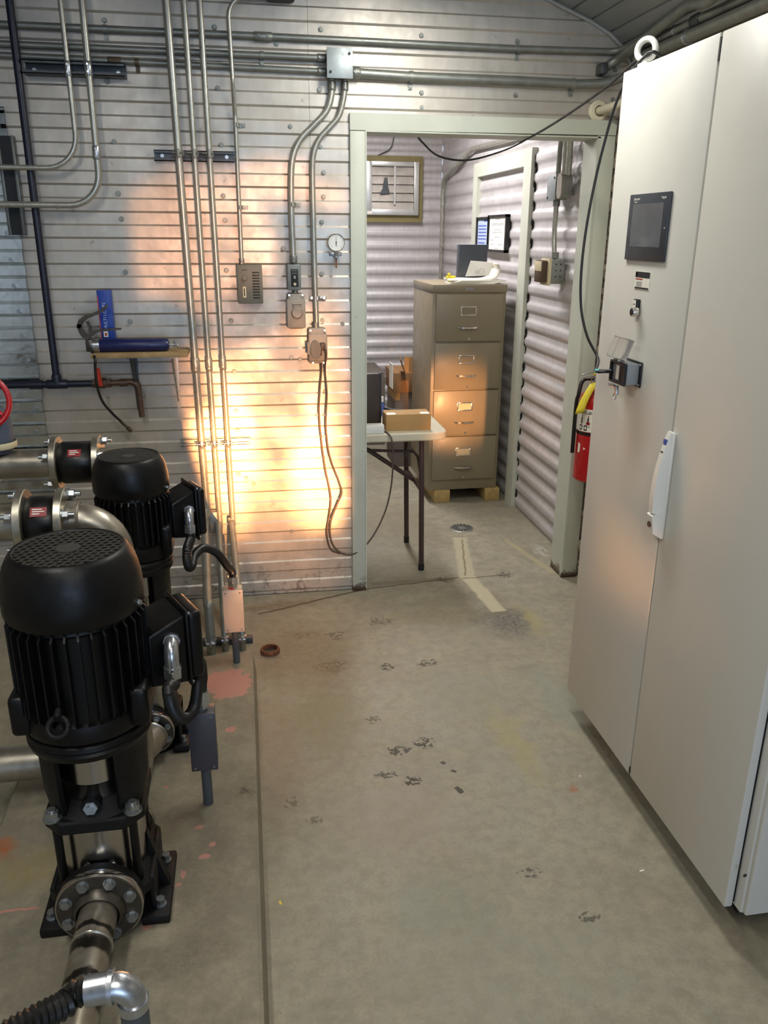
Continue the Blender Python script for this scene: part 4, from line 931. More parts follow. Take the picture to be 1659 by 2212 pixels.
pts = [V(1.32, 2.27, CZ1+.02), V(1.19, 2.36, CZ1+.024), eye+V(.002, .004, .004), Yp(1305, 192, 2.75), Yp(1215, 255, 3.2), Yp(1150, 294, 3.56), Yp(1085, 326, 3.9), Yp(1010, 346, 4.05), Yp(950, 338, 4.0), Yp(915, 310, 3.9), Yp(899, 286, 3.85), Yp(890, 240, 3.82), Yp(885, 190, 3.80)]
MB().tube(cat_curve(pts, 12), .0045, 10).build('cable', 'cable', q)

# fire extinguisher
ex, ey, er = 1.563, 3.435, .078; zb0, zb1 = Yp(1255, 1037, ey).z, Yp(1255, 838, ey).z
fe = thing('fire_extinguisher', 'red fire extinguisher hanging between the opening and the grey cabinet', 'fire extinguisher', V(ex, ey, zb0))
MB().lathe([(.0001, 0), (er*.8, 0), (er, .012), (er, zb1-zb0-.07), (er*.92, zb1-zb0-.035), (er*.6, zb1-zb0-.010), (.022, zb1-zb0), (.018, zb1-zb0+.02)], V(ex, ey, zb0), n=44).build('cylinder', 'red', fe)
lz0, lz1 = Yp(1255, 928, ey).z, Yp(1255, 880, ey).z; a0 = math.atan2(-ey, -ex)
lb = MB().lathe([(er+.0008, 0), (er+.0008, lz1-lz0)], V(ex, ey, lz0), (0, 0, 1), 48, a0-1.75, a0+1.25, ref=(1, 0, 0)).build('instruction_label', 'paper', fe)
def on_ext(an, z, dr=.0012): return V(ex+(er+dr)*math.cos(a0+an), ey+(er+dr)*math.sin(a0+an), z)
def ext_patch(n_, an0, an1, z0, z1, mt, par, dr=.0016): return MB().lathe([(er+dr, 0), (er+dr, z1-z0)], V(ex, ey, z0), (0, 0, 1), 8, a0+an0, a0+an1, ref=(1, 0, 0)).build(n_, mt, par)
for k, ch in enumerate('INSTRUCTIONS'):
    an = -1.55+k*.125; p = on_ext(an, lz1-.022, .0016); tn = V(-math.sin(a0+an), math.cos(a0+an), 0); text(ch, p, tn, (0, 0, 1), .018, 'ink', lb)
for k in range(3):
    an = -.85+k*.42; zc = lz0+(lz1-lz0)*.46
    ext_patch('pictogram', an, an+.09, zc-.012, zc+.018, 'ink', lb); ext_patch('pictogram_head', an+.03, an+.08, zc+.020, zc+.028, 'red_label' if k == 1 else 'ink', lb)
    if k == 1: ext_patch('red_pictogram', an-.06, an+.16, zc-.014, zc-.002, 'red_label', lb, .0019)
    ext_patch('caption_line', an-.06, an+.18, zc+.034, zc+.038, 'ink_soft', lb); ext_patch('caption_line', an-.06, an+.18, zc-.026, zc-.022, 'ink_soft', lb)
ext_patch('class_square', -.95, -.75, lz0+.006, lz0+.030, 'ink', lb); ext_patch('class_square', -.62, -.42, lz0+.006, lz0+.030, 'ink', lb); ext_patch('class_mark', -.91, -.79, lz0+.012, lz0+.024, 'paper', lb, .002); ext_patch('class_mark', -.58, -.46, lz0+.012, lz0+.024, 'paper', lb, .002)
MB().lathe([(er+.0025, 0), (er+.0025, .014)], V(ex, ey, lz0-.016), n=44).build('strap_band', 'black', fe)
zt2 = Yp(1245, 966, ey).z; pts = [on_ext(-.95, zt2+.028), on_ext(-.95, zt2-.022), on_ext(-.40, zt2+.004)]; MB().prism(pts, (on_ext(-.7, 0, 1)-on_ext(-.7, 0, 0)).normalized()*.001).build('triangle_label', 'paper', fe)
hp = V(ex, ey, zb1+.02); b = MB(); b.lathe([(.022, 0), (.024, .010), (.020, .03), (.012, .04)], hp, n=20); b.build('valve_head', 'zinc', fe)
b = MB(); b.obox(hp+V(-.05, -.02, .052), V(.05, .02, .006), V(-.004, .010, 0), V(0, 0, .002), .001); b.obox(hp+V(-.045, -.018, .028), V(.045, .018, -.004), V(-.004, .010, 0), V(0, 0, .002), .001); b.build('lever', 'zinc', fe)
b = MB(); b.torus(hp+V(-.03, -.03, .012), V(.8, .6, .2), .020, .0022, 24, 8); b.build('pull_pin_ring', 'chrome', fe); MB().lathe([(.0001, .010), (.014, .010), (.016, 0)], hp+V(-.018, -.024, .02), (-.55, -.83, 0), 20).build('pressure_gauge', 'chrome', fe)
MB().tube(cat_curve([hp+V(-.02, .01, .02), hp+V(-.07, .01, .012), hp+V(-er-.012, 0, -.05), V(ex-er-.011, ey+.02, zb0+.35), V(ex-er-.011, ey+.02, zb0+.13)], 8), .009, 10).build('hose', 'hose', fe)
v = []; f = []
for i in range(9):
    t_ = i/8; p = hp+V(-.040-.055*t_-.012*math.sin(2.2*t_), -.050-.01*t_, .012-.115*t_-.02*t_*t_); v += [p+V(.016, -.010, .006), p-V(.016, -.010, .006)]
for i in range(8): f.append((2*i, 2*i+1, 2*i+3, 2*i+2))
tg = MB().add(v, f).build('inspection_tag', 'yellow', fe); md = tg.modifiers.new('thickness', 'SOLIDIFY'); md.thickness = .0008
MB().tube(cat_curve([hp+V(-.02, -.03, .05), hp+V(-.045, -.045, .045), hp+V(-.03, -.05, .065), hp+V(-.005, -.04, .055)], 6), .003, 8).build('tag_tie', 'yellow', fe)
MB().box(ex-.02, 1.65, ey-.01, ey+.01, zb1-.06, zb1-.03).build('wall_hook', 'strut', fe)

# ================================================================== back room
FY = 4.89; fx0, fx1, fz0, fz1 = 1.120, 1.578, .085, 1.372; fyb = 5.46
fc = thing('filing_cabinet', 'taupe four drawer filing cabinet raised on two timber blocks', 'filing cabinet', V((fx0+fx1)/2, FY, fz0))
b = MB(); b.box(fx0, fx1, FY+.004, fyb, fz0, fz1-.045, .002); b.build('case', 'file', fc); MB().box(fx0-.003, fx1+.003, FY-.010, fyb, fz1-.046, fz1, .004).build('top', 'file', fc)
MB().box((fx0+fx1)/2-.03, (fx0+fx1)/2+.02, FY-.0112, FY-.0098, fz1-.032, fz1-.018).build('name_plate', 'grey_plastic', fc)
zs = [1.326, 1.040, .742, .437, .142]; zs = [1.322, 1.032, .738, .444, .150]
for k in range(4):
    z1, z0 = zs[k]-.006, zs[k+1]+.004; dw = MB().box(fx0+.020, fx1-.020, FY-.012, FY+.010, z0, z1, .004).build('drawer', 'file', fc); cx = (fx0+fx1)/2-.008; hh = z1-z0
    zl_ = z1-hh*.35; b = MB(); w2, h2 = .046, .024
    for s_ in (-1, 1): b.box(cx-w2, cx+w2, FY-.0165, FY-.011, zl_+s_*h2-.004, zl_+s_*h2+.004, .0015); b.box(cx+s_*w2-.004, cx+s_*w2+.004, FY-.0165, FY-.011, zl_-h2, zl_+h2, .0015)
    lh = b.build('label_holder', 'chrome', dw); MB().box(cx-w2, cx+w2, FY-.0135, FY-.0118, zl_-h2, zl_+h2).build('label_card', 'cream' if k >= 2 else 'file', dw)
    zh = z1-hh*.70; v = []; f = []; n = 16
    for i in range(n+1):
        t_ = -1+2*i/n; ex_ = .026*math.sqrt(max(0, 1-t_*t_))**.7; v += [V(cx+t_*.066, FY-.012, zh+.006), V(cx+t_*.066, FY-.012-ex_, zh+.004), V(cx+t_*.066, FY-.012-ex_, zh-.005*math.sqrt(max(0, 1-t_*t_))-.001), V(cx+t_*.066, FY-.012-ex_*.5, zh-.002)]
    for i in range(n):
        for j in range(4): f.append((4*i+j, 4*i+(j+1) % 4, 4*i+4+(j+1) % 4, 4*i+4+j))
    MB().add(v, f).build('handle', 'chrome', dw)
    MB().cyl(V(cx+.008, FY-.012, z0+.016), V(cx+.008, FY-.015, z0+.016), .0065, n=16).build('lock', 'chrome', dw)
for lab, px0, px1 in (('left timber block under the filing cabinet', 938, 971), ('right timber block under the filing cabinet', 1046, 1077)):
    x0, x1 = Yp(px0, 1075, FY).x, Yp(px1, 1072, FY).x; tag(MB().box(x0, x1, FY-.012, fyb-.02, 0, fz0-.0003, .003).build('timber_block', 'wood'), lab, 'wood block', 'blocks under the filing cabinet')
# on the cabinet
b = MB(); b.box(1.325, 1.505, 5.085, 5.15, fz1+.0004, fz1+.225, .003); r_ = b.build('ring_binder', 'bezel'); tag(r_, 'dark grey binder standing on top of the filing cabinet', 'binder')
b = MB(); b.box(1.245, 1.265, 4.985, 5.03, fz1+.0004, fz1+.028, .006); b.box(1.225, 1.285, 4.99, 5.02, fz1+.026, fz1+.045, .008); b.box(1.232, 1.25, 4.985, 5.0, fz1+.042, fz1+.062, .005)
tag(b.build('yellow_clip', 'yellow'), 'small yellow object beside the binder on the filing cabinet', 'clip')
q = thing('loose_papers', 'pile of white papers with a curled booklet on the filing cabinet', 'papers', V(1.42, 4.97, fz1))
for k in range(6): MB().obox(V(1.37+.012*k, 4.985, fz1+.0035+.0035*k), V(.145, .012*(k-3)/3, 0), V(-.012*(k-3)/3, .085, 0), V(0, 0, .0016)).build('sheet', 'paper', q)
v = []; f = []; n = 18
for i in range(n+1):
    t_ = i/n; an = -1.9+t_*3.6; x = 1.30+.24*t_; z = fz1+.026+.0; 
    if t_ < .45: z = fz1+.028
    pass
prof = [(1.235, .028), (1.30, .028), (1.37, .027), (1.43, .026), (1.48, .030), (1.515, .045), (1.53, .075), (1.528, .100), (1.515, .115)]
cu = cat_curve([V(x, 0, fz1+z) for x, z in prof], 4)
for p in cu: v += [V(p.x, 4.915, p.z), V(p.x-.01, 5.06, p.z+.004)]
for i in range(len(cu)-1): f.append((2*i, 2*i+1, 2*i+3, 2*i+2))
o = MB().add(v, f).build('booklet', 'paper', q); md = o.modifiers.new('t', 'SOLIDIFY'); md.thickness = .010
v = []; f = []; prof = [(1.345, .040), (1.36, .085), (1.375, .128), (1.42, .124), (1.47, .120), (1.515, .118)]
poly = [V(1.325, 4.925, fz1+.045), V(1.36, 4.945, fz1+.135), V(1.500, 4.940, fz1+.125), V(1.465, 4.915, fz1+.05)]
o = MB().prism(poly, (.004, .005, .0)).build('raised_page', 'paper', q)
b = MB(); b.torus(V(1.425, 4.921, fz1+.075), V(0, 1, .2), .016, .0008, 20, 6); b.torus(V(1.395, 4.922, fz1+.070), V(0, 1, .2), .008, .0008, 16, 6); b.build('page_drawing', 'ink_soft', o)

# vent louver
vx0, vx1, vz0, vz1 = 1.037, 1.452, 1.800, 2.205
vt = thing('louver_vent', 'square metal louver vent in a wooden surround on the back room wall', 'vent', V(1.25, IY, vz0))
MB().box(vx0-.09, vx1+.040, IY-.045, IY-.012, vz0-.055, vz1+.045, .003).build('wood_surround', 'gasket', vt)
b = MB(); y0, y1 = IY-.085, IY-.045; fw = .040
b.box(vx0-.015, vx0+fw-.012, y0, y1, vz0, vz1, .002); b.box(vx1-fw, vx1, y0, y1, vz0, vz1, .002); b.box(vx0+fw-.013, vx1-fw+.001, y0+.001, y1, vz1-.035, vz1, .002); b.box(vx0+fw-.013, vx1-fw+.001, y0+.001, y1, vz0, vz0+.045, .002); b.build('frame', 'alu', vt)
MB().box(vx0+.02, vx1-.02, y1-.006, y1, vz0+.03, vz1-.03).build('back_plate', 'strut', vt)
ns = 5; hs_ = (vz1-vz0-.08)/ns
for k in range(ns):
    z = vz0+.045+hs_*k; MB().prism([V(vx0+.03, y1-.010, z+hs_+.004), V(vx0+.03, y0+.008, z+.004), V(vx0+.03, y0+.008, z-.004), V(vx0+.03, y1-.010, z+hs_-.004)], (vx1-vx0-.072, 0, 0)).build('slat', 'louver', vt)
xb_ = vx0+.215; MB().box(xb_-.007, xb_+.007, y0-.004, y0+.006, vz0+.08, vz1-.035).build('link_bar', 'alu', vt)
MB().prism([V(xb_-.085, y0-.002, vz0+.285), V(xb_-.060, y0-.002, vz0+.285), V(xb_-.055, y0-.002, vz0+.22), V(xb_-.040, y0-.002, vz0+.165), V(xb_-.125, y0-.002, vz0+.160), V(xb_-.100, y0-.002, vz0+.20)], (0, .006, 0)).build('counterweight', 'strut', vt)
MB().box(vx0-.01, vx0+.03, y0-.0015, y0, vz0+.008, vz0+.03).build('maker_sticker', 'paper', vt)
q = thing('vent_wire', 'thin grey wire hanging down to the vent surround', 'wire', V(1.2, IY-.03, 2.4)); pts = [Yp(852, 270, IY-.03), Yp(850, 300, IY-.03), Yp(842, 322, IY-.03), Yp(820, 334, IY-.03), Yp(805, 345, IY-.03)]; MB().tube(cat_curve(pts, 8), .004, 8).build('wire', 'strut', q)
# corner conduit
x_ = 1.615; zc_ = Xp(960, 352, x_).z; ye = Xp(1115, 297, x_).y
q = conduit('corner_conduit', 'conduit rising in the far corner and bending along the back room wall towards the camera', [V(1.632, 6.86, .0), V(1.632, 6.86, 2.07), V(1.632, 6.0, 2.22), V(1.625, ye, Xp(1115, 297, 1.625).z)], .016, 'galv', .12)
# framed certificates on the right wall
for lab, pa, pb, art in (('narrow black frame with a pale blue printed sheet, left of the two on the wall', (1029, 468), (1053, 529), 0), ('wider black frame with a cream certificate, right of the two on the wall', (1054, 463), (1090, 548), 1)):
    fxw = 1.628; a, c = Xp(pa[0], pa[1], fxw), Xp(pb[0], pb[1], fxw); ya, yb2 = max(a.y, c.y), min(a.y, c.y); z1 = Xp((pa[0]+pb[0])/2, pa[1]+1, fxw).z; z0 = z1-.26 if art else z1-.24
    if art: z0 = Xp(1072, 545, fxw).z
    else: z0 = Xp(1040, 540, fxw).z
    r_ = thing('certificate_frame', lab, 'picture frame', V(fxw, (ya+yb2)/2, z0), 'framed certificates')
    b = MB(); bw = .016
    b.box(fxw, 1.652, yb2, ya, z1-bw, z1); b.box(fxw, 1.652, yb2, ya, z0, z0+bw); b.box(fxw, 1.652, yb2, yb2+bw*1.6, z0, z1); b.box(fxw, 1.652, ya-bw*1.6, ya, z0, z1); b.build('frame', 'black', r_)
    sh_ = MB().box(fxw+.008, 1.650, yb2+bw, ya-bw, z0+bw*.8, z1-bw*.8).build('certificate', 'pale_blue' if art == 0 else 'paper', r_)
    Ly = ya-yb2-2*bw; b = MB()
    rows = [(.90, .55, .95), (.86, .55, .95), (.72, .1, .8), (.62, .1, .8), (.52, .1, .8), (.42, .1, .8), (.32, .1, .8), (.20, .1, .7)] if art == 0 else [(.88, .35, .65), (.76, .15, .85), (.73, .15, .85), (.60, .3, .7), (.53, .2, .8), (.40, .35, .65), (.32, .1, .3), (.20, .15, .3), (.20, .6, .8), (.10, .4, .6)]
    for zr, u0, u1 in rows: b.box(fxw+.0074, fxw+.009, ya-bw-Ly*u1, ya-bw-Ly*u0, z0+(z1-z0)*zr, z0+(z1-z0)*(zr+(.035 if art == 0 else .012)))
    b.build('printed_lines', 'ink_blue' if art == 0 else 'ink_soft', sh_)
# electrical boxes on the right wall
def rbox(px0, px1, pyt, pyb, xf):  # near-edge and far-edge of the face parallel to the wall
    a, c = Xp(px0, pyt, xf), Xp(px1, pyb, xf); return a, c
xf = 1.585; ya_, yb_ = Xp(1183, 400, xf).y, Xp(1199, 400, xf).y; z1, z0 = Xp(1190, 380, xf).z, Xp(1190, 432, xf).z
q = thing('wall_junction_box', 'grey junction box high on the right wall of the back room', 'junction box', V(xf, (ya_+yb_)/2, z0))
MB().box(xf+.004, 1.65, yb_, ya_, z0, z1, .003).build('body', 'galv_dull', q); cvr = MB().box(xf, xf+.004, yb_-.006, ya_+.006, z0-.003, z1+.003, .001).build('cover', 'zinc_box', q)
for yy, zz in ((ya_-.01, z0+.012), (yb_+.01, z1-.012)): MB().cyl(V(xf, yy, zz), V(xf-.003, yy, zz), .006, n=10).build('screw', 'strut', cvr)
yq = yb_-.075; z1b, z0b = Xp(1222, 374, 1.60).z, Xp(1222, 428, 1.60).z; r2 = .030
cb = thing('oval_conduit_body', 'oval cast conduit body joined to the right of the wall junction box', 'conduit fitting', V(1.62, yq, z0b))
b = MB(); pr2 = [V(1.585, yq+r2*math.cos(a), z0b+r2+r2*math.sin(a)) for a in [math.pi+math.pi*i/10 for i in range(11)]]+[V(1.585, yq+r2*math.cos(a), z1b-r2+r2*math.sin(a)) for a in [math.pi*i/10 for i in range(11)]]; b.prism(pr2, (.05, 0, 0)); b.build('body', 'galv_dull', cb)
pr3 = [V(1.578, yq+(p.y-yq)*1.08, (z0b+z1b)/2+(p.z-(z0b+z1b)/2)*1.03) for p in pr2]; MB().prism(pr3, (.008, 0, 0)).build('cover', 'cast', cb)
for k, (lab, yy, r, zb_) in enumerate([('thick back room conduit rising from the oval conduit body', yq-.01, .016, z1b-.01), ('thin back room conduit between the thick one and the junction box', yq+.055, .010, z1b-.02), ('bowed back room conduit rising from the wall junction box', (ya_+yb_)/2, .013, z1)]):
    c_ = conduit('riser_conduit', lab, [V(1.618, yy, zb_), V(1.618, yy, zb_+.10), V(1.612, yy-(.03 if k == 2 else 0), zb_+.25), V(1.612, yy-(.035 if k == 2 else 0), 2.72)], r, 'galv' if k < 2 else 'galv_dull', .2, 'back room riser conduits')
    if k == 0: MB().tube([V(1.612, yy, zb_+.20), V(1.612, yy, zb_+.225)], r*1.3, 14).build('strap', 'zinc', c_)
y_d = Xp(1198, 560, 1.61).y; y_t = Xp(1203, 440, 1.61).y; zt3 = Xp(1197, 558, 1.61).z
q = conduit('drop_conduit', 'conduit dropping from the wall junction box to the beige thermostat', [V(1.612, (ya_+yb_)/2-.02, z0), V(1.612, (ya_+yb_)/2-.02, z0-.22), V(1.612, y_d, zt3)], .013, 'galv', .3)
MB().tube([V(1.612, (ya_+yb_)/2-.02, z0-.03), V(1.612, (ya_+yb_)/2-.02, z0)], .018, 14).build('connector', 'galv_dull', q); MB().tube([V(1.612, y_d, zt3), V(1.612, y_d, zt3+.03)], .018, 14).build('connector', 'galv_dull', q)
z1, z0 = zt3-.004, Xp(1190, 612, 1.60).z; ytn, ytf = y_d-.055, y_d+.060
q = thing('room_thermostat', 'beige and brown thermostat on a grey wall box in the back room', 'thermostat', V(1.60, y_d, z0))
MB().box(1.575, 1.65, ytn, ytf, z0, z1, .004).build('wall_box', 'galv_dull', q); b = MB()
for xx in (1.60, 1.625):
    for zz in (.3, .55, .8): b.cyl(V(xx, ytn, z0+(z1-z0)*zz), V(xx, ytn-.001, z0+(z1-z0)*zz), .004, n=10)
b.build('knockout', 'ink', q)
MB().box(1.560, 1.575, ytn-.004, ytf+.004, z0-.008, z1+.004, .002).build('mount_plate', 'cream', q); tc = MB().box(1.525, 1.560, ytn+.012, ytf, z0+.006, z1-.006, .006).build('thermostat_case', 'brown', q); MB().box(1.523, 1.530, ytn+.014, ytf-.002, z0+.062, z1-.010, .002).build('dial_panel', 'cream', tc)

# folding table
tz = .742; tx0, tx1, ty0, ty1 = -.35, .962, 3.765, 4.275
tbl = thing('folding_table', 'beige plastic folding table with brown tube legs in the back room', 'table', V(.6, 4.0, 0))
rr = .07; poly = [V(tx0, ty0, tz-.042), *[V(tx1-rr+rr*math.cos(a), ty0+rr+rr*math.sin(a), tz-.042) for a in [-math.pi/2+math.pi/2*i/8 for i in range(9)]], *[V(tx1-rr+rr*math.cos(a), ty1-rr+rr*math.sin(a), tz-.042) for a in [math.pi/2*i/8 for i in range(9)]], V(tx0, ty1, tz-.042)]
o = MB().prism(poly, (0, 0, .042)).build('tabletop', 'table', tbl); md = o.modifiers.new('edge', 'BEVEL'); md.width = .008; md.segments = 3; md.limit_method = 'ANGLE'
for ya2 in (3.812, 4.215):
    b = MB(); b.cyl(V(.835, ya2, tz-.043), V(.848, ya2, .02), .0135, n=16); lg = b.build('leg', 'leg', tbl); MB().cyl(V(.848, ya2, 0), V(.848, ya2, .035), .0155, n=16).build('foot', 'black', lg)
MB().tube(fillet([V(.838, 3.815, .50), V(.838, 3.90, .585), V(.838, 4.13, .585), V(.838, 4.212, .50)], .06), .008, 12).build('arch_brace', 'leg', tbl)
MB().tube([V(.40, 4.01, tz-.05), V(.60, 4.01, .60), V(.842, 4.01, .43)], .012, 12).build('diagonal_brace', 'leg', tbl); MB().cyl(V(.842, 3.812, .43), V(.842, 4.215, .43), .010, n=12).build('cross_bar', 'leg', tbl); MB().cyl(V(.60, 4.01, .60), V(.838, 4.01, .585), .008, n=10).build('lock_strut', 'leg', tbl)
# things on the table
x0, x1 = Yp(834, 930, 3.83).x, Yp(930, 930, 3.83).x; q = thing('parts_carton', 'low brown cardboard box at the right end of the table', 'carton', V((x0+x1)/2, 3.9, tz))
MB().obox(V((x0+x1)/2, 3.885, tz+.0405), V((x1-x0)/2, 0, 0), V(0, .06, 0), V(0, 0, .040), .001).build('box', 'carton', q)
for xx in (x0+.028, x1-.028): MB().box(xx-.022, xx+.022, 3.832, 3.875, tz+.0805, tz+.0812).build('label', 'paper', q)
x0, x1 = .528, Yp(828, 935, 3.80).x; q = thing('power_strip', 'white power strip lying along the table front edge', 'power strip', V(.55, 3.80, tz)); MB().box(.30, x1, 3.775, 3.83, tz+.0003, tz+.042, .003).build('body', 'white', q); MB().box(x1-.0005, x1+.002, 3.78, 3.825, tz+.004, tz+.038).build('end_cap', 'grey_plastic', q)
q = thing('equipment_case', 'upright dark brown panel standing on the table behind the trim', 'case', V(.55, 3.95, tz)); xr_ = Yp(818, 860, 3.93).x; MB().box(.40, xr_, 3.90, 3.945, tz+.0003, Yp(805, 806, 3.92).z, .004).build('panel', 'drk_brown', q); MB().box(xr_, xr_+.012, 3.915, 3.945, tz+.004, Yp(805, 804, 3.92).z-.003, .003).build('side_edge', 'black', q)
for k, px in enumerate((878, 891)):
    p = Yp(px, 905, 4.10); p.z = tz+.012; b = MB(); b.tube([p+V(0, -.06, 0), p+V(0, -.05, 0), p+V(0, .04, .004), p+V(.0, .05, .004)], [.006, .011, .011, .006], 12)
    r_ = thing('screwdriver', ['left one of two red handled screwdrivers behind the table carton', 'right one of two red handled screwdrivers behind the table carton'][k], 'screwdriver', p, 'red screwdrivers'); b.build('handle', 'red', r_); MB().cyl(p+V(0, -.06, 0), p+V(0, -.13, -.004), .003, n=8).build('shaft', 'chrome', r_)
# things stacked beyond the table
MB_ = MB().box(.40, 1.10, 6.45, 6.98, 0, .60, .006); tag(MB_.build('equipment_crate', 'grey_brown'), 'large grey brown case standing on the floor against the far wall', 'crate')
cy_ = 5.75; xa, xb2, xm = Yp(851, 800, cy_).x, Yp(905, 800, cy_).x, Yp(868, 800, cy_).x; zt4, zm4, zb4 = Yp(870, 806, cy_).z, Yp(870, 848, cy_).z, 0
q = thing('shipping_carton', 'open brown carton with a white label, stacked left of the filing cabinet', 'carton', V((xa+xb2)/2, cy_, zm4)); zc5 = Yp(870, 806, cy_).z
MB().box(xa, xb2+.1, cy_, cy_+.36, zm4, zc5, .002).build('box', 'carton_dark', q); zt5 = Yp(870, 772, cy_).z
MB().obox(V(xm, cy_-.03, (zt5+zc5)/2), V(.0025, 0, 0), V(.01, .10, 0), V(-.02, 0, (zt5-zc5)/2)).build('flap', 'carton_dark', q); MB().box(xm+.02, xb2+.1, cy_+.02, cy_+.025, zc5, zt5).build('back_flap', 'carton', q); MB().obox(V(xa-.004, cy_+.09, zc5-.03), V(.002, 0, 0), V(0, .07, 0), V(0, 0, .09)).build('label', 'paper', q)
q = thing('lower_carton', 'kraft carton under the open carton left of the filing cabinet', 'carton', V((xa+xb2)/2, cy_, 0)); MB().box(xa+.015, xb2+.1, cy_+.02, cy_+.36, 0, zm4-.0005, .002).build('box', 'grey_brown', q); MB().box(xa+.012, xa+.05, cy_+.017, cy_+.3, zm4-.06, zm4-.0005).build('flap', 'carton', q)
p = V(Yp(824, 880, 4.20).x, 4.20, tz); q = thing('spray_bottle', 'small white and blue bottle on the table behind the dark panel', 'bottle', p)
MB().lathe([(.0001, .0003), (.018, .0003), (.019, .01), (.019, .05), (.010, .062), (.009, .075)], p, n=20).build('bottle', 'ink_blue', q); MB().lathe([(.012, .072), (.012, .098), (.0001, .1)], p, n=16).build('cap', 'white', q); MB().tube([p+V(.01, -.01, .04), p+V(.05, -.03, .032), p+V(.10, -.03, .03)], .007, 10).build('nozzle', 'black', q)
# floor drain
p = Zp(997, 1141); q = thing('floor_drain', 'round slotted drain grate in the back room floor', 'drain', p)
MB().lathe([(.0001, .001), (.066, .001)], p, n=32).build('drain_well', 'dark', q); b = MB(); b.lathe([(.060, .001), (.060, .004), (.068, .004), (.072, .001)], p, n=40); b.lathe([(.030, .0035), (.036, .0035)], p, n=30)
for k in range(16):
    an = 2*math.pi*k/16; d = V(math.cos(an), math.sin(an), 0); s_ = V(-d.y, d.x, 0)
    b.prism([p+d*.012-s_*.003+V(0, 0, .001), p+d*.062-s_*.005+V(0, 0, .001), p+d*.062+s_*.005+V(0, 0, .001), p+d*.012+s_*.003+V(0, 0, .001)], (0, 0, .0025))
b.lathe([(.0001, .004), (.014, .004)], p, n=16); b.build('grate', 'galv_dull', q)

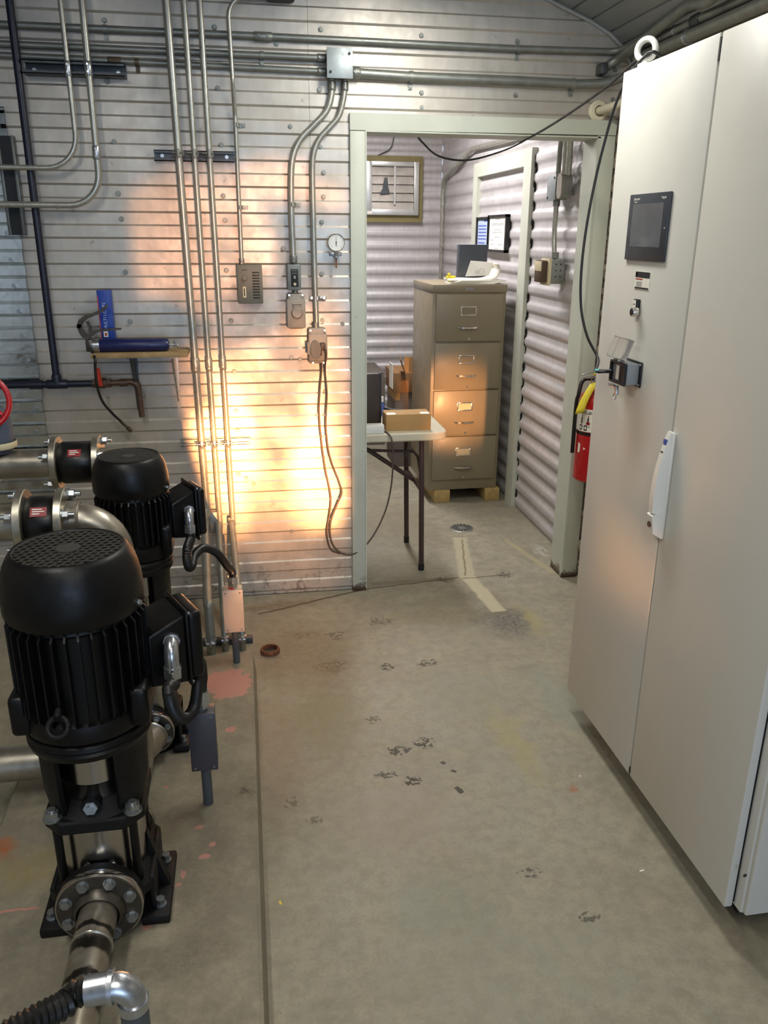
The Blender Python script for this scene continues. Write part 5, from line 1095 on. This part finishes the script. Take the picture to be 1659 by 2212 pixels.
# ================================================================== pumps
def make_pump(label, px_, py_, zb, S, zr, zc, zt, zf, flange):
    # S: radius scale; zr motor foot ring, zc underside of fan cover, zt grille, zf lantern flange
    o = V(px_, py_, 0); root = thing('vertical_pump', label, 'pump', V(px_, py_, zb), 'vertical multistage pumps')
    def P(x, y, z): return V(px_+x, py_+y, z)
    # fan cover with grille
    Rc, Rg = .147*S, .115*S; hc = zt-zc
    fcov = MB().lathe([(Rc*.97, 0), (Rc, hc*.06), (Rc, hc*.30), (Rc*.985, hc*.48), (Rc*.955, hc*.66), (Rc*.91, hc*.81), (Rc*.85, hc*.93), (Rg*1.02, hc), (Rg*.985, hc*1.004), (Rg*.975, hc*.97)], P(0, 0, zc), n=64).build('fan_cover', 'black_paint', root, 50)
    b = MB(); zg = zt-.003; st_ = .0155*S
    nb = int(Rg/st_)
    for k in range(-nb, nb+1):
        t_ = k*st_; L = math.sqrt(max(0, (Rg*.985)**2-t_*t_))
        if L > .01: b.box(px_-L, px_+L, py_+t_-.0020*S, py_+t_+.0020*S, zg-.0025, zg)
        d = V(math.cos(math.radians(62)), math.sin(math.radians(62)), 0); s_ = V(-d.y, d.x, 0); c_ = V(px_, py_, zg-.0018)+s_*t_
        if L > .01: b.obox(c_, d*L, s_*.0022*S, V(0, 0, .0014))
    b.lathe([(.0001, .0012), (.026*S, .0012), (.026*S, -.003)], P(0, 0, zg), n=28); b.torus(P(0, 0, zg-.001), V(0, 0, 1), Rg*.985, .0028, 64, 8)
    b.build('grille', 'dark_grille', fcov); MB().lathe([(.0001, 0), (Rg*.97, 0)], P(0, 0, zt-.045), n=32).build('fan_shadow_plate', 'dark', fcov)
    for an in (-.3, 2.4): hexhead(MB(), P(Rc*math.cos(an), Rc*math.sin(an), zc+hc*.12), V(math.cos(an), math.sin(an), 0), .006*S, .006).build('bolt', 'bolt', fcov)
    # finned motor
    Rb = .124*S; b = MB(); b.lathe([(.0001, zc), (Rb*1.04, zc), (Rb*1.06, zc-.012), (Rb, zc-.02), (Rb, zr+.05), (Rb*1.08, zr+.045), (Rb*1.12, zr+.02), (Rb*1.10, zr+.005), (.0001, zr)], P(0, 0, 0), n=56); b.build('motor_frame', 'black_paint', root)
    b = MB(); nf = 34
    for k in range(nf):
        an = 2*math.pi*(k+.5)/nf; d = V(math.cos(an), math.sin(an), 0); s_ = V(-d.y, d.x, 0)*.0022
        r0, r1 = Rb*.98, .146*S; b.prism([P(0, 0, 0)+d*r0+V(0, 0, zc-.008), P(0, 0, 0)+d*(r1-.012)+V(0, 0, zc-.004), P(0, 0, 0)+d*r1+V(0, 0, zc-.018), P(0, 0, 0)+d*r1+V(0, 0, zr+.062), P(0, 0, 0)+d*(r1-.010)+V(0, 0, zr+.048), P(0, 0, 0)+d*r0+V(0, 0, zr+.048)], s_*2)
    b.build('cooling_fins', 'black_paint', root, 30)
    for s_ in (-1, 1): MB().obox(P(s_*Rb*1.0, -.02*S, zr+.055), V(.022*S, 0, 0), V(0, .07*S, 0), V(0, 0, .048), .012, 3).build('foot_pad', 'black_paint', root)
    e = MB(); ec = P(-.028*S, -.150*S, zr+.085); e.torus(ec+V(0, -.012, -.014), V(.15, .80, -.6), .021*S, .0065*S, 28, 10); e.cyl(ec+V(0, .012, .012), ec+V(0, -.008, .004), .009*S, n=14); e.build('lifting_eye', 'black_cast', root)
    # ring, lantern, sleeves, flange plate
    MB().lathe([(.0001, 0), (.128*S, 0), (.136*S, -.006), (.138*S, -.016), (.134*S, -.022), (.138*S, -.028), (.134*S, -.042), (.0001, -.046)], P(0, 0, zr), n=56).build('motor_ring', 'black_paint', root)
    for c0 in (0.0, math.pi):
        b = MB(); a0, a1 = c0-math.radians(57), c0+math.radians(57); pr_ = [(.120*S, zr-.045), (.118*S, zf+.05), (.112*S, zf+.012), (.100*S, zf+.012), (.104*S, zf+.05), (.108*S, zr-.045), (.120*S, zr-.045)]
        b.lathe(pr_, P(0, 0, 0), n=20, a0=a0, a1=a1, ref=(1, 0, 0))
        for a_ in (a0, a1): k_ = len(b.v); d = V(math.cos(a_), math.sin(a_), 0); b.v += [P(0, 0, 0)+d*r+V(0, 0, z) for r, z in pr_[:-1]]; b.f.append(tuple(range(k_, k_+6)))
        b.build('lantern_wall', 'black_cast', root)
    MB().lathe([(.078*S, zr-.05), (.078*S, zf+.075), (.0782*S, zf+.073), (.076*S, zf+.070), (.076*S, zf+.02)], P(0, 0, 0), n=48).build('upper_sleeve', 'stainless', root)
    MB().lathe([(.0001, zf+.034), (.080*S, zf+.030), (.098*S, zf+.010), (.112*S, zf)], P(0, 0, 0), n=40).build('head_shoulder', 'black_cast', root)
    w_ = .112*S; c_ = .040*S; po = [(-w_, -w_+c_), (-w_+c_, -w_), (w_-c_, -w_), (w_, -w_+c_), (w_, w_-c_), (w_-c_, w_), (-w_+c_, w_), (-w_, w_-c_)]
    fp = MB().prism([P(x, y, zf-.034) for x, y in po], (0, 0, .034)).build('head_flange', 'black_cast', root); md = fp.modifiers.new('edge', 'BEVEL'); md.width = .006; md.segments = 3; md.limit_method = 'ANGLE'
    for x, y in ((-1, -1), (1, -1), (1, 1), (-1, 1)):
        p = P(x*.088*S, y*.088*S, zf); b = MB(); b.cyl(p, p+V(0, 0, .004), .021*S, n=24); b.cyl(p+V(0, 0, .004), p+V(0, 0, .020), .0165*S, n=6); b.cyl(p+V(0, 0, .020), p+V(0, 0, .026), .009*S, n=14); b.build('flange_bolt', 'bolt', root)
        MB().cyl(P(x*.084*S, y*.084*S, zf-.03), P(x*.084*S, y*.084*S, zb+.10), .010*S, n=14).build('stay_bolt', 'black_paint', root)
    p = P(.0, -.098*S, zf+.028); b = MB(); b.cyl(p+V(0, .03, 0), p, .022*S, n=24); b.build('vent_boss', 'black_cast', root); b = MB(); d = V(0, -1, .25).normalized(); b.cyl(p, p+d*.010, .016*S, n=6); b.cyl(p+d*.010, p+d*.016, .007*S, n=12); b.build('vent_plug', 'bolt', root)
    MB().lathe([(.098*S, zf-.03), (.098*S, zb+.10)], P(0, 0, 0), n=48).build('lower_sleeve', 'stainless', root)
    # base casting with feet
    b = MB(); b.lathe([(.0001, zb+.135), (.100*S, zb+.13), (.116*S, zb+.115), (.118*S, zb+.06), (.105*S, zb+.02), (.105*S, zb)], P(0, 0, 0), n=40)
    w_ = .118*S; b.prism([P(x, y, zb+.095) for x, y in [(-w_, -w_*.75), (-w_*.75, -w_), (w_*.75, -w_), (w_, -w_*.75), (w_, w_*.75), (w_*.75, w_), (-w_*.75, w_), (-w_, w_*.75)]], (0, 0, .026)); b.build('base', 'black_cast', root)
    for s_ in (-1, 1):
        b = MB(); b.obox(P(s_*.116*S, 0, zb+.013), V(.034*S, 0, 0), V(0, .112*S, 0), V(0, 0, .013), .006)
        b.prism([P(s_*.095*S, -.012, zb+.02), P(s_*.146*S, -.012, zb+.02), P(s_*.128*S, -.012, zb+.075), P(s_*.100*S, -.012, zb+.19)], (0, .024, 0)); b.obox(P(s_*.112*S, 0, zb+.07), V(.006*S, 0, .0), V(0, .09*S, 0), V(0, 0, .055), .004)
        ft = b.build('mounting_foot', 'black_cast', root)
        for yy in (-.075, .075): hexhead(MB(), P(s_*.126*S, yy*S, zb+.026), V(0, 0, 1), .011*S, .020).build('anchor_bolt', 'bolt', ft)
    # suction and discharge flanges
    for s_ in ((-1, 1) if flange else (-1, 1)):
        y0 = s_*.095*S; y1 = s_*.125*S; y2 = s_*.148*S; zc_ = zb+.1
        b = MB(); b.cyl(P(0, y0*.6, zc_), P(0, y1-s_*.012, zc_), .060*S, n=28); b.lathe([(.06*S, 0), (.096*S, 0), (.098*S, .004), (.098*S, .020), (.094*S, .022)], P(0, y1-s_*.022, zc_), (0, s_, 0), 44); b.build('port_flange', 'black_cast', root)
        MB().lathe([(.090*S, .0005), (.0978*S, .0005), (.0985*S, .002), (.0985*S, .017), (.0978*S, .0185), (.090*S, .0185)], P(0, y1, zc_), (0, s_, 0), 48).build('flange_rim', 'stainless', root)
        fl_ = MB().lathe([(.045*S, 0), (.096*S, 0), (.097*S, .002), (.097*S, .016), (.094*S, .020), (.060*S, .021), (.058*S, .030), (.048*S, .042)], P(0, y1, zc_), (0, s_, 0), 48).build('pipe_flange', 'flange_dark', root)
        for k in range(8):
            an = 2*math.pi*(k+.5)/8; p = P(.077*S*math.cos(an), y1+s_*.020, zc_+.077*S*math.sin(an)); b = MB(); hexhead(b, p, V(0, s_, 0), .0115*S, .011); b.build('flange_bolt', 'bolt', fl_)
            p2 = P(.077*S*math.cos(an), y1-s_*.024, zc_+.077*S*math.sin(an)); hexhead(MB(), p2, V(0, -s_, 0), .0115*S, .012).build('flange_nut', 'bolt', fl_)
    return root
def terminal_box(root, cx, cy, ang, r0, r1, w, z0, z1):
    # slope-topped box reaching out from the motor along direction ang, lid on its outer face
    d = V(math.cos(ang), math.sin(ang), 0); s_ = V(-d.y, d.x, 0); c = V(cx, cy, 0); rm = r0+(r1-r0)*.68
    def Q(r, t, z): return c+d*r+s_*t+V(0, 0, z)
    b = MB(); b.prism([Q(r0, -w, z0+.012), Q(rm, -w, z0), Q(rm, -w, z1-.003), Q(r0, -w, z1-.035)], s_*2*w)
    bx_ = b.build('terminal_box', 'black_paint', root); md = bx_.modifiers.new('edge', 'BEVEL'); md.width = .006; md.segments = 3; md.limit_method = 'ANGLE'
    zc = (z0+z1)/2; hz = (z1-z0)/2
    lf = MB().obox(Q(rm+.003, 0, zc), d*.0035, s_*(w+.006), V(0, 0, hz+.008), .003).build('terminal_box_rim', 'black_paint', root)
    MB().obox(Q((rm+.0065+r1)/2, 0, zc), d*((r1-rm-.0065)/2), s_*(w-.002), V(0, 0, hz-.002), .012, 4).build('terminal_box_lid', 'black_paint', root)
    for zz in (z0, z1): MB().cyl(Q(rm+.006, -w-.001, zz), Q(rm+.010, -w-.001, zz), .004, n=10).build('lid_screw', 'bolt', lf)
    return lambda r, z: Q(r, -w, z)
def elbow_fit(root, p, r, mt='zinc'):
    # 90 degree connector leaving a face towards the camera (-y) and turning down
    path = fillet([p+V(0, .004, 0), p+V(0, -r*2.0, 0), p+V(0, -r*2.0, -r*3.2)], r*1.9, 10); e = MB(); e.tube(path, r, 20); e.build('elbow', mt, root)
    MB().cyl(p+V(0, .002, 0), p+V(0, -r*.5, 0), r*1.18, n=8).build('hub_nut', mt, root); b = MB(); q_ = path[-1]; b.cyl(q_+V(0, 0, .004), q_-V(0, 0, .004), r*1.2, n=20); b.cyl(q_-V(0, 0, .004), q_-V(0, 0, r*1.35), r*1.32, n=6); b.build('gland_nut', mt, root)
    return q_-V(0, 0, r*1.3)
NX, NY = -.395, 1.70
near = make_pump('large black pump in the foreground with a grilled fan cover on top', NX, NY, PZ, 1.0, .612, .885, 1.022, .400, True)
tbn = terminal_box(near, NX, NY, math.radians(24), .13, .262, .066, .655, .832)
FX, FYP = -.350, 2.36
far = make_pump('smaller black pump behind the foreground pump, nearer the back wall', FX, FYP, PZ, .735, .742, .943, 1.048, .55, True)
tbf = terminal_box(far, FX, FYP, math.radians(24), .095, .205, .054, .775, .930)

# flexible conduits from the motors to the two upright boxes
def flex(label, pe, r, mid, end, mt, rh):
    q = thing('flexible_conduit', label, 'flexible conduit', pe, None); s = elbow_fit(q, pe, r)
    pts = cat_curve([s+V(0, 0, .01), s-V(0, 0, .02)]+mid+[end+V(0, 0, .035), end], 14); P_, R_r = ribbed(pts, rh, .0045, .14); MB().tube(P_, R_r, 16).build('hose', mt, q)
    b = MB(); b.cyl(end+V(0, 0, .018), end-V(0, 0, .004), rh*1.3, n=20); b.cyl(end-V(0, 0, .004), end-V(0, 0, .022), rh*1.5, n=6); b.cyl(end-V(0, 0, .022), end-V(0, 0, .034), rh*1.15, n=20); b.build('connector', 'zinc', q); return q
e1 = Yp(440, 1512, 2.018)
flex('black U-shaped flexible conduit from the foreground pump to the dark grey box', tbn(.185, .775), .0165,
     [Yp(364, 1490, 1.60), Yp(376, 1535, 1.63), Yp(397, 1552, 1.68), Yp(418, 1532, 1.74), Yp(427, 1480, 1.80), Yp(429, 1438, 1.88), Yp(433, 1432, 1.95), Yp(437, 1462, 2.00)], V(-.165, 2.018, .440), 'hose', .0138)
e2 = Yp(503, 1262, 2.84)
flex('flexible conduit from the far motor dropping and arching over to the sunlit grey box', tbf(.150, .868), .0135,
     [Yp(404, 1190, 2.29), Yp(407, 1222, 2.30), Yp(414, 1222, 2.36), Yp(420, 1200, 2.48), Yp(440, 1184, 2.60), Yp(468, 1194, 2.70), Yp(490, 1222, 2.80)], V(e2.x, 2.84, .425), 'hose', .0135)
def upright_box(label, x, y, z0, z1, w_, mt, rp, red):
    q = thing('upright_junction_box', label, 'junction box', V(x, y, PZ)); d = .05
    MB().box(x-w_/2, x+w_/2, y-.004, y+d, z0, z1, .006).build('body', mt, q); lid = MB().box(x-w_/2-.001, x+w_/2+.001, y-.008, y-.004, z0-.001, z1+.001, .0015).build('cover', mt, q)
    for sx in (-1, 1):
        for zz in (z0+.010, z1-.010): MB().cyl(V(x+sx*(w_/2-.010), y-.008, zz), V(x+sx*(w_/2-.010), y-.0095, zz), .0034, n=10).build('cover_screw', 'bolt', lid)
    MB().cyl(V(x, y+.02, PZ), V(x, y+.02, z0+.002), rp, n=20).build('pipe', 'pvc_grey', q)
    MB().cyl(V(x, y+.02, z1-.002), V(x, y+.02, z1+.010), .016, n=20).build('gasket', 'red' if red else 'zinc', q); return q
upright_box('dark grey upright box on a pipe stub at mid pedestal, joined to the foreground pump', -.171, 2.00, .213, .397, .072, mat('blue_grey_box_paint', '47464d', rough=.42, var=.05), .0145, False)
upright_box('sunlit grey upright box on a pipe at the far end of the pedestal', -.0925, 2.82, .224, .396, .073, mat('pale_grey_box_paint', 'b8aea4', rough=.5, var=.05), .0135, True)

# discharge pipes with rubber expansion joints
t = NT('burnt_weld_pipe'); n_ = t.noise(16, 4, .6); c = t.mix(t.ramp(n_, .35, .65), lin('a8a093'), lin('8d8576'))
py__ = t.sep(1)
for y_, wdt in ((1.475, .012), (1.425, .022), (1.345, .014), (1.300, .028)):
    m_ = t.ramp(t.math('ABSOLUTE', t.math('SUBTRACT', t.math('ADD', py__, t.math('MULTIPLY', t.math('SUBTRACT', n_, .5), .06)), y_)), wdt, wdt*.4)
    c = t.mix(t.math('MULTIPLY', m_, .92), c, lin('120f0d'))
t.color(c); t.metal(.75); t.rough(.34); M['pipe_burnt'] = t.m
def weld_ring(root, p, ax, r): MB().torus(p, ax, r*1.01, r*.07, 32, 8).build('weld_ring', 'pipe_ss', root)
def joint(label, x0, x1, y, z, R_, rp, bolts, labl):
    q = thing('expansion_joint', label, 'pipe coupling', V((x0+x1)/2, y, z-R_), 'rubber expansion joints'); th = .020
    MB().lathe([(rp, 0), (rp*1.35, 0), (rp*1.5, .01), (rp*1.5, x1-x0-2*th-.01), (rp*1.35, x1-x0-2*th), (rp, x1-x0-2*th)], V(x0+th, y, z), (1, 0, 0), 44).build('rubber_body', 'rubber', q)
    for xx in (x0, x1-th):
        f_ = MB().lathe([(rp*.9, 0), (R_-.002, 0), (R_, .002), (R_, th-.002), (R_-.002, th), (rp*.9, th)], V(xx, y, z), (1, 0, 0), 52).build('flange', 'flange', q)
        for k in range(4):
            an = math.pi/4+math.pi/2*k+.25; c_ = V(0, math.cos(an), math.sin(an))*R_*.82; sg = -1 if xx == x0 else 1; p = V(xx if sg < 0 else xx+th, y, z)+c_
            b = MB(); hexhead(b, p, V(sg, 0, 0), .0125, .016); b.cyl(p, p+V(sg*.030, 0, 0), .0065, n=12); b.build('bolt', 'bolt', f_)
    la = math.radians(118); tn = V(1, 0, 0); nr = V(0, -math.sin(math.radians(50)), math.cos(math.radians(50))); up_ = V(0, nr.z, -nr.y); up_ = V(0, math.cos(math.radians(50)), math.sin(math.radians(50)))
    c_ = V((x0+x1)/2+.002, y, z)+nr*(rp*1.5+.001); l_ = MB().obox(c_, V(.020, 0, 0), up_*.0125, nr*.0008).build('label', 'red_label', q)
    b = MB()
    for k, (u0, u1) in enumerate(((-.8, .5), (-.8, .8), (-.8, .2))): b.obox(c_+nr*.001+up_*(.007-.006*k)+V(.010*(u0+u1), 0, 0), V(.010*(u1-u0)*.9, 0, 0), up_*.0013, nr*.0003)
    b.build('label_print', 'paper', l_); return q
DY1, DZ1 = 2.07, .955; rp = .045
jx0_, jx1_ = Yp(45, 1110, DY1).x-.004, Yp(142, 1110, DY1).x+.004
joint('rubber expansion joint with red label on the near discharge pipe', jx0_, jx1_, DY1, DZ1, .086, rp, 4, 1)
q = thing('discharge_pipe', 'stainless elbow and riser behind the foreground pump', 'pipe', V(NX+.02, DY1, PZ)); ex_ = Yp(247, 1150, DY1).x
elb = fillet([V(jx1_+.012, DY1, DZ1), V(ex_, DY1, DZ1), V(ex_, DY1, .30)], .095, 14); MB().tube(elb, rp, 28).build('elbow_riser', 'pipe_ss', q); MB().tube(fillet([V(ex_, DY1, .32), V(ex_, DY1, PZ+.1), V(NX, 1.87, PZ+.1)], .09, 10), rp, 24).build('foot_bend', 'pipe_ss', q)
MB().lathe([(rp, 0), (.086*.6, 0), (.05, .016), (rp, .03)], V(jx1_, DY1, DZ1), (1, 0, 0), 36).build('weld_neck', 'pipe_ss', q); weld_ring(q, V(ex_, DY1, DZ1-.098), V(0, 0, 1), rp); weld_ring(q, V(ex_, DY1, DZ1-.15), V(0, 0, 1), rp); weld_ring(q, V(jx1_+.03, DY1, DZ1), V(1, 0, 0), rp)
q = thing('header_pipe', 'stainless pipe running left from the near expansion joint', 'pipe', V(jx0_-.3, DY1, DZ1-rp)); MB().cyl(V(jx0_-.0005, DY1, DZ1), V(-1.35, DY1, DZ1), rp, n=28).build('pipe', 'pipe_ss', q)
DY2, DZ2 = 2.65, .955
kx0, kx1 = Yp(117, 990, DY2).x-.002, Yp(222, 990, DY2).x-.003
joint('rubber expansion joint with red label on the far discharge pipe', kx0, kx1, DY2, DZ2, .086, rp, 4, 1)
q = thing('discharge_pipe', 'stainless elbow and riser hidden behind the far pump', 'pipe', V(FX, DY2, PZ)); MB().tube(fillet([V(kx1, DY2, DZ2), V(FX, DY2, DZ2), V(FX, DY2, PZ+.1), V(FX, FYP+.125, PZ+.1)], .095, 12), rp, 24).build('elbow_riser', 'pipe_ss', q)
q = thing('header_pipe', 'stainless pipe running left from the far expansion joint', 'pipe', V(kx0-.2, DY2, DZ2-rp)); MB().cyl(V(kx0-.0005, DY2, DZ2), V(-.806, DY2, DZ2), rp, n=28).build('pipe', 'pipe_ss', q); weld_ring(q, V(kx0-.004, DY2, DZ2), V(1, 0, 0), rp)
# suction pipe of the foreground pump, towards the camera
zs_ = PZ+.1
q = thing('suction_pipe', 'heat-marked pipe running from the foreground pump flange towards the camera', 'pipe', V(NX, 1.3, zs_-.04)); r_ = .043
MB().cyl(V(NX, NY-.150, zs_), V(NX, .55, zs_), r_, n=32).build('pipe', 'pipe_burnt', q)
for yy in (1.45, 1.325): MB().torus(V(NX, yy, zs_), V(0, 1, 0), r_*1.005, .0035, 36, 8).build('weld_ring', 'pipe_ss', q)
# suction pipe of the far pump: elbow then left
LY = 2.15
q = thing('suction_pipe', 'stainless pipe crossing low behind the foreground pump to the left edge', 'pipe', V(-.6, LY, .1)); zl2 = .185
MB().tube(fillet([V(FX, FYP-.125, PZ+.1), V(FX, LY, zl2), V(-1.5, LY, zl2)], .10, 12), .050, 28).build('pipe', 'pipe_ss', q); weld_ring(q, V(FX-.11, LY, zl2), V(1, 0, 0), .050); weld_ring(q, V(FX, FYP-.13, PZ+.1), V(0, 1, 0), .05)
# foreground conduit elbow at the bottom edge
y3 = .69; ec = Yp(284, 2130, y3); q = thing('foreground_conduit', 'grey upright conduit with a silver elbow and black flexible hose at the bottom left edge', 'conduit', V(ec.x, y3, PZ)); zc3 = Yp(270, 2127, y3).z
MB().cyl(V(ec.x, y3, PZ), V(ec.x, y3, zc3-.026), .0150, n=24).build('upright_pipe', 'pvc_grey', q)
pe = fillet([V(ec.x-.030, y3, zc3), V(ec.x, y3, zc3), V(ec.x, y3, zc3-.030)], .020, 12); b = MB(); b.tube(pe, .0150, 24); b.cyl(V(ec.x, y3, zc3-.020), V(ec.x, y3, zc3-.032), .0168, n=24); b.build('elbow', 'zinc', q)
b = MB(); b.cyl(V(ec.x-.018, y3, zc3), V(ec.x-.023, y3, zc3), .0180, n=24); b.cyl(V(ec.x-.023, y3, zc3), V(ec.x-.046, y3, zc3-.002), .0160, n=12); b.build('compression_nut', 'zinc', q)
hp_ = cat_curve([V(ec.x-.042, y3, zc3-.002), V(ec.x-.060, y3, zc3-.004), Yp(140, 2170, y3-.01), Yp(70, 2205, y3-.03), Yp(-30, 2262, y3-.05)], 14); P_, R_r = ribbed(hp_, .0135, .0065, .22); MB().tube(P_, R_r, 18).build('hose', 'hose', q)
# red handwheel valve at the left edge
wy = 2.60; wc = Yp(-44, 868, wy); q = thing('handwheel_valve', 'valve with a red handwheel cut off by the left edge of the photo', 'valve', V(wc.x, wy, DZ2))
b = MB(); b.torus(wc, V(.25, -1, .25), .082, .0088, 40, 12); cdir = V(.25, -1, .25); u_, w__ = frame(cdir)
for k in range(3): an = 2*math.pi*k/3+.4; b.cyl(wc, wc+(u_*math.cos(an)+w__*math.sin(an))*.072, .007, n=10)
b.cyl(wc+cdir.normalized()*.012, wc-cdir.normalized()*.012, .018, n=18); b.build('handwheel', 'red', q)
vb_ = Yp(6, 925, 2.66); b = MB(); b.lathe([(.040, -.085), (.050, -.055), (.050, -.045), (.052, .0), (.046, .03), (.030, .06), (.0001, .065)], V(vb_.x-.02, DY2, vb_.z+.01), n=28); b.build('bonnet', 'grey_plastic' if False else mat('blue_grey_bonnet', '4d5563', rough=.55), q)
MB().lathe([(.056, 0), (.058, .004), (.058, .016), (.056, .02)], V(vb_.x-.02, DY2, vb_.z-.058), n=28).build('clamp_band', 'cream', q)
vx = -.808; MB().lathe([(rp, 0), (.080, 0), (.082, .003), (.082, .019), (.080, .022), (rp, .022)], V(vx-.022, DY2, DZ2), (1, 0, 0), 44).build('flange', 'flange', q)
MB().cyl(V(vx-.0225, DY2, DZ2), V(vx-.20, DY2, DZ2), .075, n=32).build('valve_body', 'valve_brown', q)
for k in range(4):
    an = .9+math.pi/2*k; p = V(vx, DY2+.062*math.cos(an), DZ2+.062*math.sin(an)); hexhead(MB(), p, V(1, 0, 0), .0125, .018).build('bolt', 'bolt', q)
